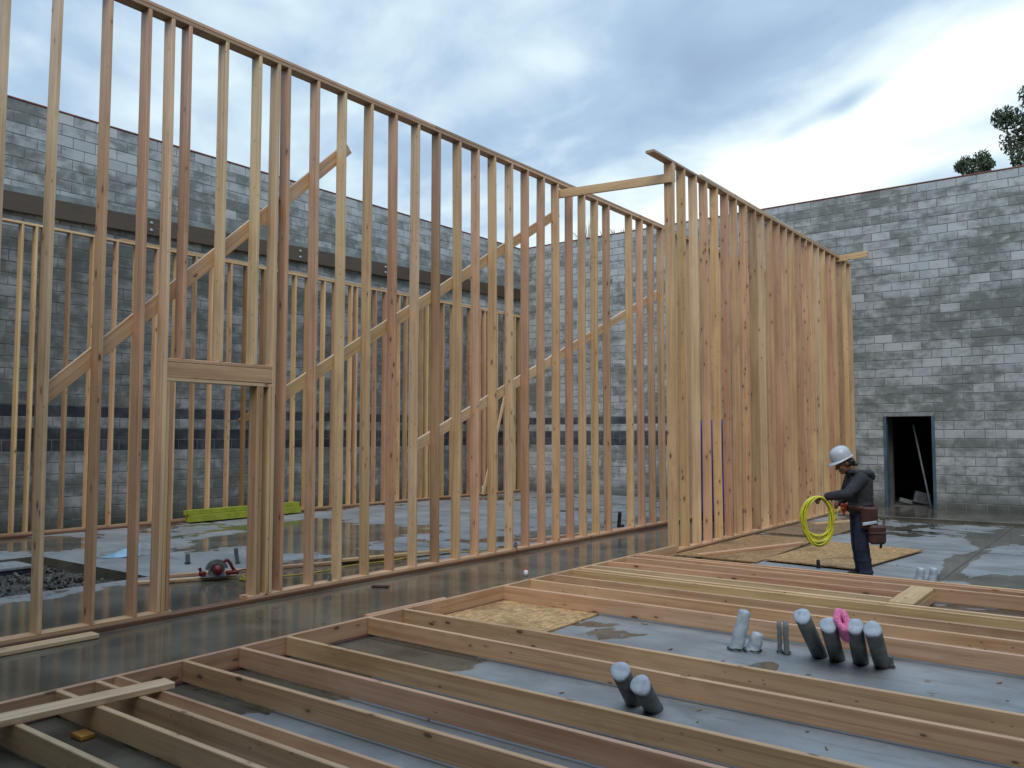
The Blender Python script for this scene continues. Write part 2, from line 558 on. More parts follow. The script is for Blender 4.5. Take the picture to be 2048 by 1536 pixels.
def cyl_pts(bm, p0, p1, r0, r1, seg=12, cap0=True, cap1=True, dome=0.0):
    p0, p1 = Vector(p0), Vector(p1)
    z = (p1 - p0).normalized()
    x = z.orthogonal().normalized()
    y = z.cross(x)
    rings = []
    for (p, r) in ((p0, r0), (p1, r1)):
        rings.append([bm.verts.new(p + x * (r * math.cos(2 * math.pi * i / seg)) + y * (r * math.sin(2 * math.pi * i / seg))) for i in range(seg)])
    for i in range(seg):
        j = (i + 1) % seg
        bm.faces.new((rings[0][i], rings[0][j], rings[1][j], rings[1][i]))
    if cap0: bm.faces.new(rings[0][::-1])
    if cap1:
        if dome:
            c = bm.verts.new(p1 + z * dome)
            for i in range(seg):
                bm.faces.new((rings[1][i], rings[1][(i + 1) % seg], c))
        else:
            bm.faces.new(rings[1])
    return rings


def tube(bm, pts, r, seg=8, closed=False):
    pts = [Vector(p) for p in pts]
    n = len(pts)
    prev = None
    x = None
    first = None
    rings = []
    for i in range(n):
        if closed:
            d = (pts[(i + 1) % n] - pts[i - 1]).normalized()
        else:
            d = (pts[min(i + 1, n - 1)] - pts[max(i - 1, 0)]).normalized()
        if x is None:
            x = d.orthogonal().normalized()
        else:
            x = (x - d * x.dot(d)).normalized()
        y = d.cross(x)
        rings.append([bm.verts.new(pts[i] + x * (r * math.cos(2 * math.pi * k / seg)) + y * (r * math.sin(2 * math.pi * k / seg))) for k in range(seg)])
    m = n if closed else n - 1
    for i in range(m):
        a, b = rings[i], rings[(i + 1) % n]
        for k in range(seg):
            bm.faces.new((a[k], a[(k + 1) % seg], b[(k + 1) % seg], b[k]))
    if not closed:
        bm.faces.new(rings[0][::-1])
        bm.faces.new(rings[-1])


def spline(pts, n):
    """Catmull-Rom through pts"""
    P = [Vector(p) for p in pts]
    P = [P[0] * 2 - P[1]] + P + [P[-1] * 2 - P[-2]]
    out = []
    for i in range(1, len(P) - 2):
        for k in range(n):
            s = k / n
            a, b, c, d = P[i - 1], P[i], P[i + 1], P[i + 2]
            out.append(0.5 * ((2 * b) + (c - a) * s + (2 * a - 5 * b + 4 * c - d) * s * s + (3 * b - a - 3 * c + d) * s ** 3))
    out.append(P[-2])
    return out


# ------------------------------------------------------------------ ground and slab
X1, X2 = -7.30, -5.43          # +X faces of the two standing stud walls
XL, YF = -15.40, 20.90         # faces of the left and the far block walls
ZP = 5.775                     # top of the stud walls

bm = bmesh.new()
G = 260.0
NG = 26
gv = [[bm.verts.new((-G + 2 * G * i / NG, -G + 2 * G * j / NG, -0.9)) for j in range(NG + 1)] for i in range(NG + 1)]
for i in range(NG):
    for j in range(NG):
        bm.faces.new((gv[i][j], gv[i + 1][j], gv[i + 1][j + 1], gv[i][j + 1]))
tag(bm_obj('ground', bm, M_SOIL), kind='structure')

# slab, a grid carrying how wet each spot is; a square pit is left open in it on the left
PX0, PX1, PY0, PY1 = -12.56, -9.66, 2.4, 5.53
nx = np.unique(np.concatenate([np.arange(XL - 0.2, 4.01, 0.14), [PX0, PX1]]))
ny = np.unique(np.concatenate([np.arange(-1.1, YF + 0.15, 0.14), [PY0, PY1]]))
gx, gy = np.meshgrid(nx, ny, indexing='ij')


def sm(a, lo, hi):
    t_ = np.clip((a - lo) / (hi - lo), 0, 1)
    return t_ * t_ * (3 - 2 * t_)


def blob2(cx, cy, rx, ry):
    return np.exp(-(((gx - cx) / rx) ** 2 + ((gy - cy) / ry) ** 2))


wet = np.full(gx.shape, 0.26)
wet += 0.20 * sm(-gx, 7.3, 7.5)                                        # the room on the left is damper
wet += 0.75 * sm(-gx, 5.38, 5.52) * sm(gx, -7.42, -7.22)               # corridor stands in water
wet += 0.62 * sm(gx, -9.15, -8.6) * sm(-gx, 7.2, 7.35) * sm(-gy, -6.6, -5.6)
wet += 0.25 * sm(gx, -9.6, -8.6) * sm(-gx, 7.2, 7.35) * sm(-gy, -10.5, -7.5)
wet += 0.55 * blob2(-13.2, 10.4, 0.55, 1.1) + 0.50 * blob2(-12.2, 9.2, 0.45, 1.5) + 0.45 * blob2(-11.0, 10.6, 0.9, 1.0)
wet += 0.45 * blob2(-13.6, 6.2, 1.1, 0.5) + 0.4 * blob2(-10.3, 8.4, 0.7, 0.7)
wet -= 0.22 * blob2(-11.3, 6.6, 1.6, 0.9) + 0.20 * blob2(-12.0, 13.5, 2.2, 3.0)
wet += 0.42 * blob2(-4.9, 3.6, 0.9, 1.9) + 0.50 * blob2(-4.75, 5.0, 0.75, 0.55) + 0.42 * blob2(-3.75, 6.35, 0.60, 0.60) + 0.26 * blob2(-1.75, 6.55, 0.50, 0.16) + 0.30 * blob2(-2.3, 3.3, 0.8, 0.5) + 0.35 * blob2(-4.7, 1.6, 1.2, 1.0)  # one narrow spot darkens the slab at the pipe feet
wet -= 0.25 * blob2(-2.6, 5.2, 1.4, 2.0)
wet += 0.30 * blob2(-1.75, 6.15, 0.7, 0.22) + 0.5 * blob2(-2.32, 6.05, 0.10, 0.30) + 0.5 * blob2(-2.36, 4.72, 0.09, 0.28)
wet += 0.55 * np.exp(-((gx + 2.02 + 0.05 * np.sin(gy * 2.1)) / 0.11) ** 2) * sm(gy, 10.8, 11.2) * sm(-gy, -18.4, -17.0)
wet += 0.60 * blob2(-1.1, 11.2, 0.95, 1.05) + 0.75 * blob2(-0.6, 8.95, 1.1, 0.5)
wet += 0.28 * sm(gy, 14.0, 16.0) * sm(gx, -5.4, -5.0)
wet += 0.5 * sm(gy, 18.3, 18.5) * sm(gx, -5.4, -5.2)
wet += 0.55 * sm(gx, -5.5, -5.3) * sm(-gx, 4.0, 4.4) * sm(gy, 10.2, 10.6) * sm(-gy, -18, -13.0)
idx = np.arange(gx.size).reshape(gx.shape)
cxm = (gx[:-1, :-1] + gx[1:, 1:]) / 2
cym = (gy[:-1, :-1] + gy[1:, 1:]) / 2
keep = ~((cxm > PX0) & (cxm < PX1) & (cym > PY0) & (cym < PY1))
quads = np.stack([idx[:-1, :-1], idx[1:, :-1], idx[1:, 1:], idx[:-1, 1:]], -1)[keep]
verts = np.stack([gx.ravel(), gy.ravel(), np.zeros(gx.size)], -1)
nbase = len(verts)
pw = [(PX0, PY0), (PX1, PY0), (PX1, PY1), (PX0, PY1)]
side_v = [(x, y, z) for (x, y) in pw for z in (-0.001, -0.42)]
faces = [tuple(int(v) for v in q) for q in quads]
for i in range(4):
    a, b_ = nbase + 2 * i, nbase + 2 * ((i + 1) % 4)
    faces.append((a, a + 1, b_ + 1, b_))
me = bpy.data.meshes.new('floor_slab')
me.from_pydata([tuple(float(c) for c in v) for v in verts] + side_v, [], faces)
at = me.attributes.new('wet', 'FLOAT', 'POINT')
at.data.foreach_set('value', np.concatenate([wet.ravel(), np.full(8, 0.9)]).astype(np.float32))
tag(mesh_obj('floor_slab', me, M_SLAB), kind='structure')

# the stones in the pit
bm = bmesh.new()
N = 46
hv = [[None] * (N + 1) for _ in range(N + 1)]
for i in range(N + 1):
    for j in range(N + 1):
        hv[i][j] = bm.verts.new((PX0 + (PX1 - PX0) * i / N, PY0 + (PY1 - PY0) * j / N, -0.14 + random.uniform(-0.03, 0.03) + 0.04 * math.sin(i * 0.4) * math.cos(j * 0.3)))
for i in range(N):
    for j in range(N):
        bm.faces.new((hv[i][j], hv[i + 1][j], hv[i + 1][j + 1], hv[i][j + 1]))
for k in range(700):
    x, y = random.uniform(PX0 + .05, PX1 - .05), random.uniform(PY0, PY1 - .05)
    s = random.uniform(0.012, 0.040)
    mt = Matrix.Translation((x, y, -0.125)) @ Euler((random.random() * 6, random.random() * 6, random.random() * 6)).to_matrix().to_4x4() @ Matrix.Diagonal((s * 1.4, s, s * .7, 1))
    bmesh.ops.create_icosphere(bm, subdivisions=1, radius=1, matrix=mt)
tag(bm_obj('gravel', bm, M_GRAVEL), kind='stuff')

pad = empty('concrete_pad', (-12.2, 4.2, -0.16), 'low grey concrete pad with a dark foam edge lying in the gravel pit', 'concrete pad')
box('pad_top', -13.0 + .45, -11.95, 2.6, 5.22, -0.075, -0.03, M_PAD, pad, 0.01)
box('foam_edge', -12.54, -11.97, 2.6, 5.20, -0.16, -0.077, M_PADBLUE, pad, 0.005)

# raised wet strip along the far wall on the right
box_o = box('wall_footing', -5.25, 3.99, 18.42, YF, -0.05, 0.055, M_SLAB, None, 0.012)
a_ = box_o.data.attributes.new('wet', 'FLOAT', 'POINT')
a_.data.foreach_set('value', np.full(len(box_o.data.vertices), 0.85, dtype=np.float32))
tag(box_o, kind='structure')

# saw cuts in the slab
M_CUT = simple_mat('saw_cut_joint', (0.09, 0.095, 0.095), 0.8, var=0.3)  # plain dark colour of the thin joint strips
for (x0, y0, x1, y1, wd) in ((-4.0, 13.88, 3.9, 14.0, .02), (-1.98, 10.6, -2.02, 18.4, .018), (-5.2, 16.05, 3.9, 16.1, .016),
                             (-15.2, 9.55, -7.5, 9.58, .018), (-15.2, 14.2, -7.5, 14.2, .018), (-11.4, 6.1, -11.42, 20.8, .018), (-9.9, 6.35, -8.9, 8.2, .014)):
    d = Vector((x1 - x0, y1 - y0, 0)).normalized()
    n_ = Vector((-d.y, d.x, 0)) * (wd / 2)
    bm = bmesh.new()
    p0, p1 = Vector((x0, y0, 0.004)), Vector((x1, y1, 0.004))
    bm.faces.new([bm.verts.new(v) for v in (p0 - n_, p1 - n_, p1 + n_, p0 + n_)])
    tag(bm_obj('saw_cut', bm, M_CUT), kind='structure')


# ------------------------------------------------------------------ block walls
CW, CH, NR = 0.4064, 0.2032, 37
camR = Vector((math.cos(R(37.031)), math.sin(R(37.031)), 0))
camF = Vector((-math.sin(R(37.031)) * math.cos(R(3.519)), math.cos(R(37.031)) * math.cos(R(3.519)), math.sin(R(3.519))))
camU = camR.cross(camF)


def to_px(p):
    q = Vector(p) - Vector((0, 0, 1.70))
    z = q.dot(camF)
    if z < 0.1:
        return (-9999, -9999, 1)
    return (1024 + 1675 * q.dot(camR) / z, 768 - 1675 * q.dot(camU) / z, z)


def block_geo(L, h=CH - 0.011, d=0.05, b=0.007):
    hx, hz = L / 2, h / 2
    v = []
    for (ix, iz, y) in ((b, b, 0.0), (0, 0, b), (0, 0, d)):
        v += [(-hx + ix, y, -hz + iz), (hx - ix, y, -hz + iz), (hx - ix, y, hz - iz), (-hx + ix, y, hz - iz)]
    f = [(0, 1, 2, 3)]
    for r_ in (0, 4):
        for i in range(4):
            j = (i + 1) % 4
            f.append((r_ + i, r_ + 4 + i, r_ + 4 + j, r_ + j))
    return v, f


_noise_tab = rng.random((64, 64))


def vnoise(x, y):
    xi, yi = int(math.floor(x)), int(math.floor(y))
    fx, fy = x - xi, y - yi
    fx, fy = fx * fx * (3 - 2 * fx), fy * fy * (3 - 2 * fy)
    g = lambda a, b: _noise_tab[a % 64, b % 64]
    return (g(xi, yi) * (1 - fx) + g(xi + 1, yi) * fx) * (1 - fy) + (g(xi, yi + 1) * (1 - fx) + g(xi + 1, yi + 1) * fx) * fy


def block_wall(name, root, length, to_world, rotz, dark_until, opening, seed, shaded_below=0.0):
    """running-bond wall; s runs along it. The blocks that show largest are objects, the rest one mesh."""
    rd = random.Random(seed)
    rowdry = [rd.choice([0, 0, 0, .14, .30, -.10]) for _ in range(NR)]
    rowdry[NR - 1] = 0.34
    items = []
    for r_ in range(NR):
        s = -CW / 2 if r_ % 2 else 0.0
        zc = (r_ + 0.5) * CH
        while s < length - 0.01:
            a, b = max(s, 0.0), min(s + CW, length)
            s += CW
            segs = [(a, b)]
            if opening and zc < opening[2]:
                segs = []
                if a < opening[0]: segs.append((a, min(b, opening[0])))
                if b > opening[1]: segs.append((max(a, opening[1]), b))
            for (p, q) in segs:
                if q - p < 0.05:
                    continue
                c = (p + q) / 2
                dry = 0.44 + 0.45 * (vnoise(c * 0.55 + seed, zc * 0.9) - 0.42) + .8 * rowdry[r_] * (1 if vnoise(c * .4, r_ * 3.1) > .35 else .2) + rd.uniform(-.06, .07)
                if rd.random() < 0.05: dry += 0.40
                if zc < shaded_below: dry = 0.34 + 0.2 * (dry - 0.4)  # lower blocks evenly toned down, standing for the shade behind the studs
                if shaded_below and zc > shaded_below: dry -= .10
                dk = 1.0 if (r_ in (7, 8, 10) and dark_until[0] <= c <= dark_until[1]) else 0.0
                if r_ in (7, 8, 10) and dk:
                    dk = rd.uniform(.82, 1.0)
                wp = to_world(c, zc)
                u, v_, z_ = to_px(wp)
                inside = -20 < u < 2068 and -20 < v_ < 1556
                items.append((c, zc, q - p - 0.011, dry, dk, rd.random(), inside, z_))
    order = sorted(range(len(items)), key=lambda i: (not items[i][6], items[i][7] / (items[i][2] + .001) if items[i][2] < .3 else items[i][7]))
    single = set(order[:300])
    meshes = {}
    V, F, T = [], [], []
    rot = Matrix.Rotation(rotz, 3, 'Z')
    base = wloc(root)
    for i, (c, zc, L, dry, dk, rr, inside, z_) in enumerate(items):
        wp = Vector(to_world(c, zc)) + rot @ Vector((0, rd.uniform(-.0015, .0025), 0))
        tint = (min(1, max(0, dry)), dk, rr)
        key = round(L, 3)
        if i in single:
            if key not in meshes:
                m_ = bpy.data.meshes.new('block')
                v, f = block_geo(L)
                m_.from_pydata(v, [], f)
                m_.materials.append(M_BLOCK)
                meshes[key] = m_
            o = bpy.data.objects.new('block', meshes[key])
            o.location = wp - base
            o.rotation_euler = (rd.uniform(-.004, .004), rd.uniform(-.004, .004), rotz + rd.uniform(-.004, .004))
            o.color = tint + (1,)
            link(o, root)
        else:
            v, f = block_geo(L)
            k = len(V)
            V += [tuple(rot @ Vector(x) + wp - base) for x in v]
            F += [tuple(k + j for j in q) for q in f]
            T += [tint + (1,)] * len(v)
    me_ = bpy.data.meshes.new('block_field')
    me_.from_pydata(V, [], F)
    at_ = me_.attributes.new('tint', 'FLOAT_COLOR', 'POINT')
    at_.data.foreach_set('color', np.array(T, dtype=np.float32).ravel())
    me_.materials.append(M_BLOCKS)
    o = link(bpy.data.objects.new('block_field', me_), root)
    tag(o, kind='stuff')


H_W = NR * CH
lw = empty('block_wall', (XL, 10.0, 0), 'long grey concrete block wall on the left, behind the low stud wall and dark ledger beam', 'block wall')
LW0 = -0.99
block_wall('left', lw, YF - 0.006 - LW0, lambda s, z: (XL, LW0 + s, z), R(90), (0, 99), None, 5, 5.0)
box('mortar_bed', XL - 0.20, XL - 0.007, LW0, YF + 0.2, 0.0, H_W - 0.004, M_MORTAR, lw)
box('wall_cap', XL - 0.21, XL + 0.012, LW0, YF - 0.02, H_W, H_W + 0.028, M_CAP, lw, 0.004)

fw = empty('block_wall', (-4.0, YF, 0), 'tall blotchy grey concrete block wall across the back, with a doorway at the right', 'block wall')
FX0, FX1 = XL + 0.006, 3.99
DX0, DX1, DZ = -4.87, -3.80, 2.195
# along the far wall s runs from left to right
block_wall('far', fw, FX1 - FX0, lambda s, z: (FX0 + s, YF, z), 0.0, (0.0, 8.2), (DX0 - FX0, DX1 - FX0, 11 * CH), 17)
box('mortar_bed', FX0, DX0 + 0.005, YF + 0.007, YF + 0.20, 0.0, H_W - 0.004, M_MORTAR, fw)
box('mortar_bed', DX1 - 0.005, FX1, YF + 0.007, YF + 0.20, 0.0, H_W - 0.004, M_MORTAR, fw)
box('mortar_bed', DX0 + 0.005, DX1 - 0.005, YF + 0.007, YF + 0.20, 11 * CH, H_W - 0.004, M_MORTAR, fw)
box('wall_cap', FX0 + 0.02, FX1, YF - 0.012, YF + 0.21, H_W, H_W + 0.028, M_CAP, fw, 0.004)
df = bm_obj('door_frame', (lambda b: (bm_box(b, DX0, DX0 + .055, -0.03, .17, 0.055, DZ - .06, .004), bm_box(b, DX1 - .055, DX1, -0.03, .17, 0.055, DZ - .06, .004), b)[-1])(bmesh.new()), M_DOORFRAME, fw, (0, YF, 0))
box('lintel', DX0, DX1, YF - 0.028, YF + 0.17, DZ - 0.055, 11 * CH - 0.006, M_PAD, fw, 0.004)

# unseen rest of the shell, right and behind, set close to shade the foreground
tag(box('wall', 4.0, 4.2, -1.2, YF - 0.01, -0.05, H_W, M_MORTAR), kind='structure')
tag(box('wall', XL - .2, 3.99, -1.2, -1.0, -0.05, H_W, M_MORTAR), kind='structure')

# unlit room beyond the doorway
rm = bpy.data.objects.new('back_room', None)
rm = empty('back_room', (-4.3, 23.0, 0), 'dark unlit room seen through the doorway in the far block wall', 'room')
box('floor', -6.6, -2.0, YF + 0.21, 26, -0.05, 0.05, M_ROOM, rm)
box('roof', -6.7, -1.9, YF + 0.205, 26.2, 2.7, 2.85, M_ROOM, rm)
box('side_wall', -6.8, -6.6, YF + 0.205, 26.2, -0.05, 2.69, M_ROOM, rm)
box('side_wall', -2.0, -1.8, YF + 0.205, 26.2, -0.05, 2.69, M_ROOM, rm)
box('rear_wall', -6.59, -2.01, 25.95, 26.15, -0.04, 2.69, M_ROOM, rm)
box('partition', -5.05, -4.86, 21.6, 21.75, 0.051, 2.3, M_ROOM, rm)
bm = bmesh.new()
cyl_pts(bm, (-3.965, 21.16, 0.055), (-4.36, 21.5, 1.95), 0.020, 0.020, 10)
tag(bm_obj('steel_pole', bm, M_LEDGE), 'thin pale pole leaning inside the dark doorway', 'pole')
for (x, y, sx, sy, sz, rz, lab) in ((-4.33, 21.9, .17, .12, .26, .5, 'tilted pale panel offcut on the floor just inside the doorway, left of the leaning pole'),
                                    (-3.93, 21.8, .10, .08, .22, -.2, 'small pale box standing right of the pole foot inside the doorway'),
                                    (-4.62, 21.7, .15, .12, .10, .8, 'low lump of debris on the floor at the left inside the doorway')):
    bm = bmesh.new()
    bm_box(bm, -sx, sx, -sy * .4, sy * .4, 0, sz, 0.01, Matrix.Rotation(rz, 4, 'Z') @ Matrix.Rotation(0.25, 4, 'Y'))
    tag(bm_obj('debris_piece', bm, M_PAD, None, (x, y, 0.09)), lab, 'debris')


# ------------------------------------------------------------------ ledger beam and low stud wall in front of the left block wall
def ledz(y):
    return 5.50 + (y - 5.0) * 0.0245


lg = empty('ledger_beam', (XL, 10, 0), 'long dark brown ledger beam bolted high along the left block wall', 'beam')
LB0 = -0.9
board('beam', (XL + 0.075, LB0, ledz(LB0) + .17), (XL + 0.075, YF - 0.1, ledz(YF - .1) + .17), 0.33, 0.10, (0, 0, 1), lg, (0.060, 0.036, 0.014), jit=0, bow=0)
board('ledge', (XL + 0.050, LB0, ledz(LB0) + .395), (XL + 0.050, YF - 0.1, ledz(YF - .1) + .395), 0.11, 0.06, (0, 0, 1), lg, (0.17, 0.19, 0.19), mat=M_LEDGE, jit=0, bow=0)
for y in (8.6, 12.2, 14.9, 17.6):
    for dz in (.10, .24):
        bm = bmesh.new()
        cyl_pts(bm, (0, 0, 0), (0.03, 0, 0), 0.028, 0.022, 8)
        bm_obj('bolt', bm, M_TAPE, lg, (XL + 0.124, y, ledz(y) + dz))

XFU = -15.06
fu = empty('low_stud_wall', (XFU, 12, 0), 'lower stud wall standing against the left block wall under the ledger beam', 'stud wall')
FY = [-0.4, 0.01, .42, .83, 1.24, 1.65, 2.06, 2.47, 2.88, 3.29, 3.7, 4.1, 4.5, 4.92, 5.33, 5.74, 6.22, 6.44, 6.57, 7.02, 7.44, 7.86, 8.25, 8.67, 9.07, 9.49, 9.87, 10.30, 10.68, 11.13, 11.55, 11.96, 12.31, 12.79, 13.12, 13.24, 13.62, 13.80, 14.42, 14.76, 15.25, 15.51, 16.10, 16.30, 16.50, 16.93, 17.32, 17.70, 18.05, 18.50, 18.72, 18.85, 19.28, 19.75, 20.15, 20.42]
ZF = 5.36
for k, y in enumerate(FY):
    if y > 20.6: continue
    c = random.choice([GOLD, TAN, TAN, PINK, BROWN, GOLD, ROSE])
    if abs(y - 10.68) < .01 or abs(y - 11.13) < .01: c = (0.27, 0.155, 0.07)
    board('stud', (XFU - .07, y - .019, 0.076), (XFU - .07 + random.uniform(-.006, .006), y - .019 + random.uniform(-.008, .008), ZF - 0.076), 0.14, 0.038, (1, 0, 0), fu, c)
yy = -0.5
for i, y2 in enumerate((4.6, 9.4, 14.2, 20.6)):
    board('bottom_plate', (XFU - .07, yy + .003, .057), (XFU - .07, y2, .057), 0.14, 0.038, (1, 0, 0), fu, BROWN, bow=0)
    board('sill_plate', (XFU - .068, yy + .003, .019), (XFU - .068, y2, .019), 0.145, 0.037, (1, 0, 0), fu, SILL, mat=M_WETWOOD, bow=0)
    board('top_plate', (XFU - .07, yy + .003, ZF - .057), (XFU - .07, y2, ZF - .057), 0.14, 0.038, (1, 0, 0), fu, GOLD, bow=0)
    yy = y2
yy = -0.5
for i, y2 in enumerate((2.0, 7.9, 12.6, 17.3, 20.6)):
    if i != 1:
        board('top_plate', (XFU - .07, yy + .003, ZF - .019), (XFU - .07, y2, ZF - .019), 0.138, 0.036, (1, 0, 0), fu, TAN, bow=0)
    yy = y2
board('diagonal_brace', (XFU - .16, 10.65, 1.98), (XFU - .16, 12.05, 2.95), 0.14, 0.036, (0, -.6, 1), fu, (0.36, 0.20, 0.09))
tag(board('leaning_board', (XFU + .32, 18.2, 0.06), (XFU + .05, 19.60, 3.0), 0.089, 0.038, (0, 1, 0), None, TAN), 'thin board leaning against the low stud wall near the back corner, lower of two', 'board')
tag(board('leaning_board', (XFU + .12, 19.86, 2.3), (XFU + .06, 19.60, 5.52), 0.14, 0.038, (0, 1, 0), None, PINK), 'narrow pinkish board fixed askew at the top back corner of the low stud wall', 'board')

# ------------------------------------------------------------------ first tall stud wall
w1 = empty('tall_stud_wall', (X1, 9, 0), 'long tall open stud wall with a framed door opening and diagonal braces', 'stud wall')
XC1 = X1 - 0.07
S1 = [(0.82, TAN), (1.23, PINK), (1.63, TAN), (2.04, TAN), (2.45, PALE), (2.85, PALE), (3.258, PALE), (3.690, TAN), (4.075, PINK), (4.300, PALE),
      (5.535, PALE), (5.672, ROSE), (6.087, PINK), (6.485, PALE), (6.905, TAN), (7.315, ROSE), (7.715, PALE), (8.126, BROWN), (8.534, TAN), (8.935, PINK),
      (9.314, TAN), (9.713, PALE), (10.108, ROSE), (10.530, PINK), (10.915, TAN), (11.325, ROSE), (11.710, TAN), (12.112, GOLD), (12.508, PINK),
      (13.302, GOLD), (13.715, PINK), (14.140, PINK), (14.560, TAN), (14.97, GOLD), (15.37, TAN), (15.78, PINK), (16.19, TAN), (16.59, PINK), (17.0, GOLD), (17.4, TAN),
      (17.81, PINK), (18.22, GOLD), (18.62, TAN), (19.03, PINK), (19.44, TAN), (19.84, GOLD), (20.25, TAN)]
for (y, c) in S1:
    board('stud', (XC1, y - .019, 0.076), (XC1, y - .019 + random.uniform(-.010, .010), ZP - 0.0765), 0.14, 0.038, (1, 0, 0), w1, c, bow=0.012, jit=.09)
# door opening: jack studs, header, cripples
board('jack_stud', (XC1, 4.325, 0.076), (XC1, 4.325, 2.21), 0.138, 0.037, (1, 0, 0), w1, GOLD, bow=0)
board('jack_stud', (XC1, 4.365, 0.076), (XC1, 4.365, 2.21), 0.138, 0.037, (1, 0, 0), w1, ROSE, bow=0)
for y, c in ((5.335, TAN), (5.375, BROWN), (5.475, TAN)):
    board('jack_stud', (XC1, y - .004, 0.076), (XC1, y - .004, 2.21), 0.138, 0.036, (1, 0, 0), w1, c, bow=0)
board('header', (X1 - .020, 4.303, 2.319), (X1 - .020, 5.494, 2.319), 0.145, 0.038, (0, 0, 1), w1, TAN, bow=0)
board('header', (X1 - .120, 4.303, 2.319), (X1 - .120, 5.494, 2.319), 0.145, 0.038, (0, 0, 1), w1, TAN, bow=0)
board('header_plate', (XC1, 4.302, 2.412), (XC1, 5.495, 2.412), 0.138, 0.036, (1, 0, 0), w1, PINK, bow=0)
board('header_plate', (XC1, 4.302, 2.230), (XC1, 5.495, 2.222), 0.138, 0.034, (1, 0, 0), w1, PALE, bow=0)
for y, c in ((4.488, PINK), (4.900, PALE), (5.303, PALE)):
    board('cripple_stud', (XC1, y - .019, 2.432), (XC1, y - .019, ZP - .0765), 0.14, 0.038, (1, 0, 0), w1, c)
# plates
board('sill_plate', (XC1, -0.5, .019), (XC1, 9.78, .019), 0.145, 0.037, (1, 0, 0), w1, SILL, mat=M_WETWOOD, bow=0)
board('sill_plate', (XC1, 9.83, .019), (XC1, 20.7, .019), 0.145, 0.037, (1, 0, 0), w1, SILL, mat=M_WETWOOD, bow=0)
for a, b, c in ((-0.5, 4.41, TAN), (5.24, 9.78, PINK), (9.83, 15.2, PINK), (15.203, 20.7, GOLD)):
    board('bottom_plate', (XC1, a, .0565), (XC1, b, .0565), 0.14, 0.037, (1, 0, 0), w1, c, bow=0)
for a, b, c in ((-0.5, 4.6, BROWN), (4.603, 9.5, BROWN), (9.503, 14.4, TAN), (14.403, 20.7, TAN)):
    board('top_plate', (XC1, a, ZP - .057), (XC1, b, ZP - .057), 0.14, 0.038, (1, 0, 0), w1, c, bow=0)
for a, b, c in ((-0.5, 3.2, BROWN), (3.203, 8.0, PINK), (8.003, 12.9, BROWN), (12.903, 20.7, PINK)):
    board('top_plate', (XC1, a, ZP - .018), (XC1, b, ZP - .018), 0.142, 0.037, (1, 0, 0), w1, c, bow=0)
XB = X1 - .14 - .0205
for (ya, za, yb, zb, c) in ((3.27, 2.03, 6.64, 5.12, TAN), (5.60, 2.05, 11.12, 5.30, GOLD), (7.75, 1.53, 14.6, 4.46, PALE)):
    board('diagonal_brace', (XB, ya, za), (XB, yb, zb), 0.138, 0.038, (0, -.6, 1), w1, c, bow=0)
for (y, s) in ((6.335, 1), (9.805, 1), (2.2, 1)):
    bm = bmesh.new()
    bm_box(bm, -.022, .022, -.025, .025, 0, .005)
    bm_box(bm, -.022, .022, .019, .025, .005, .075)
    cyl_pts(bm, (0, -.004, 0), (0, -.004, .085), .009, .009, 8)
    cyl_pts(bm, (0, -.004, .03), (0, -.004, .045), .018, .018, 6)
    bm_obj('anchor_bracket', bm, M_STEEL, w1, (X1 - .045, y, .0765))

# ------------------------------------------------------------------ second tall stud wall, on the right
w2 = empty('tall_stud_wall', (X2, 15, 0), 'tall stud wall of close overlapping studs running back beside the worker', 'stud wall')
XC2 = X2 - 0.07
YS2 = [11.16, 11.205]
k2 = 5.43 / 5.65
raw = [12.04, 12.467, 12.886, 13.326, 13.755, 14.161, 14.606, 15.057, 15.472, 15.905, 16.327, 16.766, 17.178, 17.599, 18.022, 18.424, 18.841, 19.297, 19.721, 20.101, 20.563, 20.988, 21.409]
S2C = [TAN, PALE, PINK, GOLD, ROSE, TAN, TAN, BROWN, PALE, TAN, ROSE, PINK, TAN, ROSE, PINK, TAN, PALE, GOLD, ROSE, TAN, BROWN, GOLD, GREYT]
ZB2 = 0.062
for y, c in ((11.165, TAN), (11.208, GOLD)):
    board('stud', (XC2, y - .019, ZB2), (XC2, y - .019, ZP - .0385), 0.14, 0.038, (1, 0, 0), w2, c, jit=.04)
for y, c in zip(raw, S2C):
    y *= k2
    board('stud', (XC2, y - .019, ZB2), (XC2, y - .019 + random.uniform(-.012, .012), ZP - .0385), 0.14, 0.038, (1, 0, 0), w2, c, bow=0.012, jit=.06)
board('backing_block', (XC2 + .02, 11.229, 5.46), (XC2 + .02, 11.229, 5.725), 0.09, 0.036, (1, 0, 0), w2, PALE)
for a, b, c in ((11.07, 15.0, PINK), (15.003, 20.65, TAN)):
    board('bottom_plate', (XC2, a, ZB2 - .019), (XC2, b, ZB2 - .019), 0.14, 0.037, (1, 0, 0), w2, c, bow=0)
board('sill_plate', (XC2, 11.07, .0115), (XC2, 20.65, .0115), 0.144, 0.022, (1, 0, 0), w2, SILL, mat=M_WETWOOD, bow=0)
board('top_plate', (XC2, 10.56, ZP - .019), (XC2, 12.95, ZP - .019), 0.14, 0.038, (1, 0, 0), w2, BROWN, bow=0)
board('top_plate', (XC2, 12.955, ZP - .019), (XC2, 20.65, ZP - .019), 0.14, 0.038, (1, 0, 0), w2, TAN, bow=0)
board('top_plate', (XC2, 12.15, ZP + .0195), (XC2, 16.9, ZP + .0195), 0.14, 0.037, (1, 0, 0), w2, PALE, bow=0)
board('top_plate', (XC2, 16.904, ZP + .0195), (XC2, 20.65, ZP + .0195), 0.14, 0.037, (1, 0, 0), w2, TAN, bow=0)

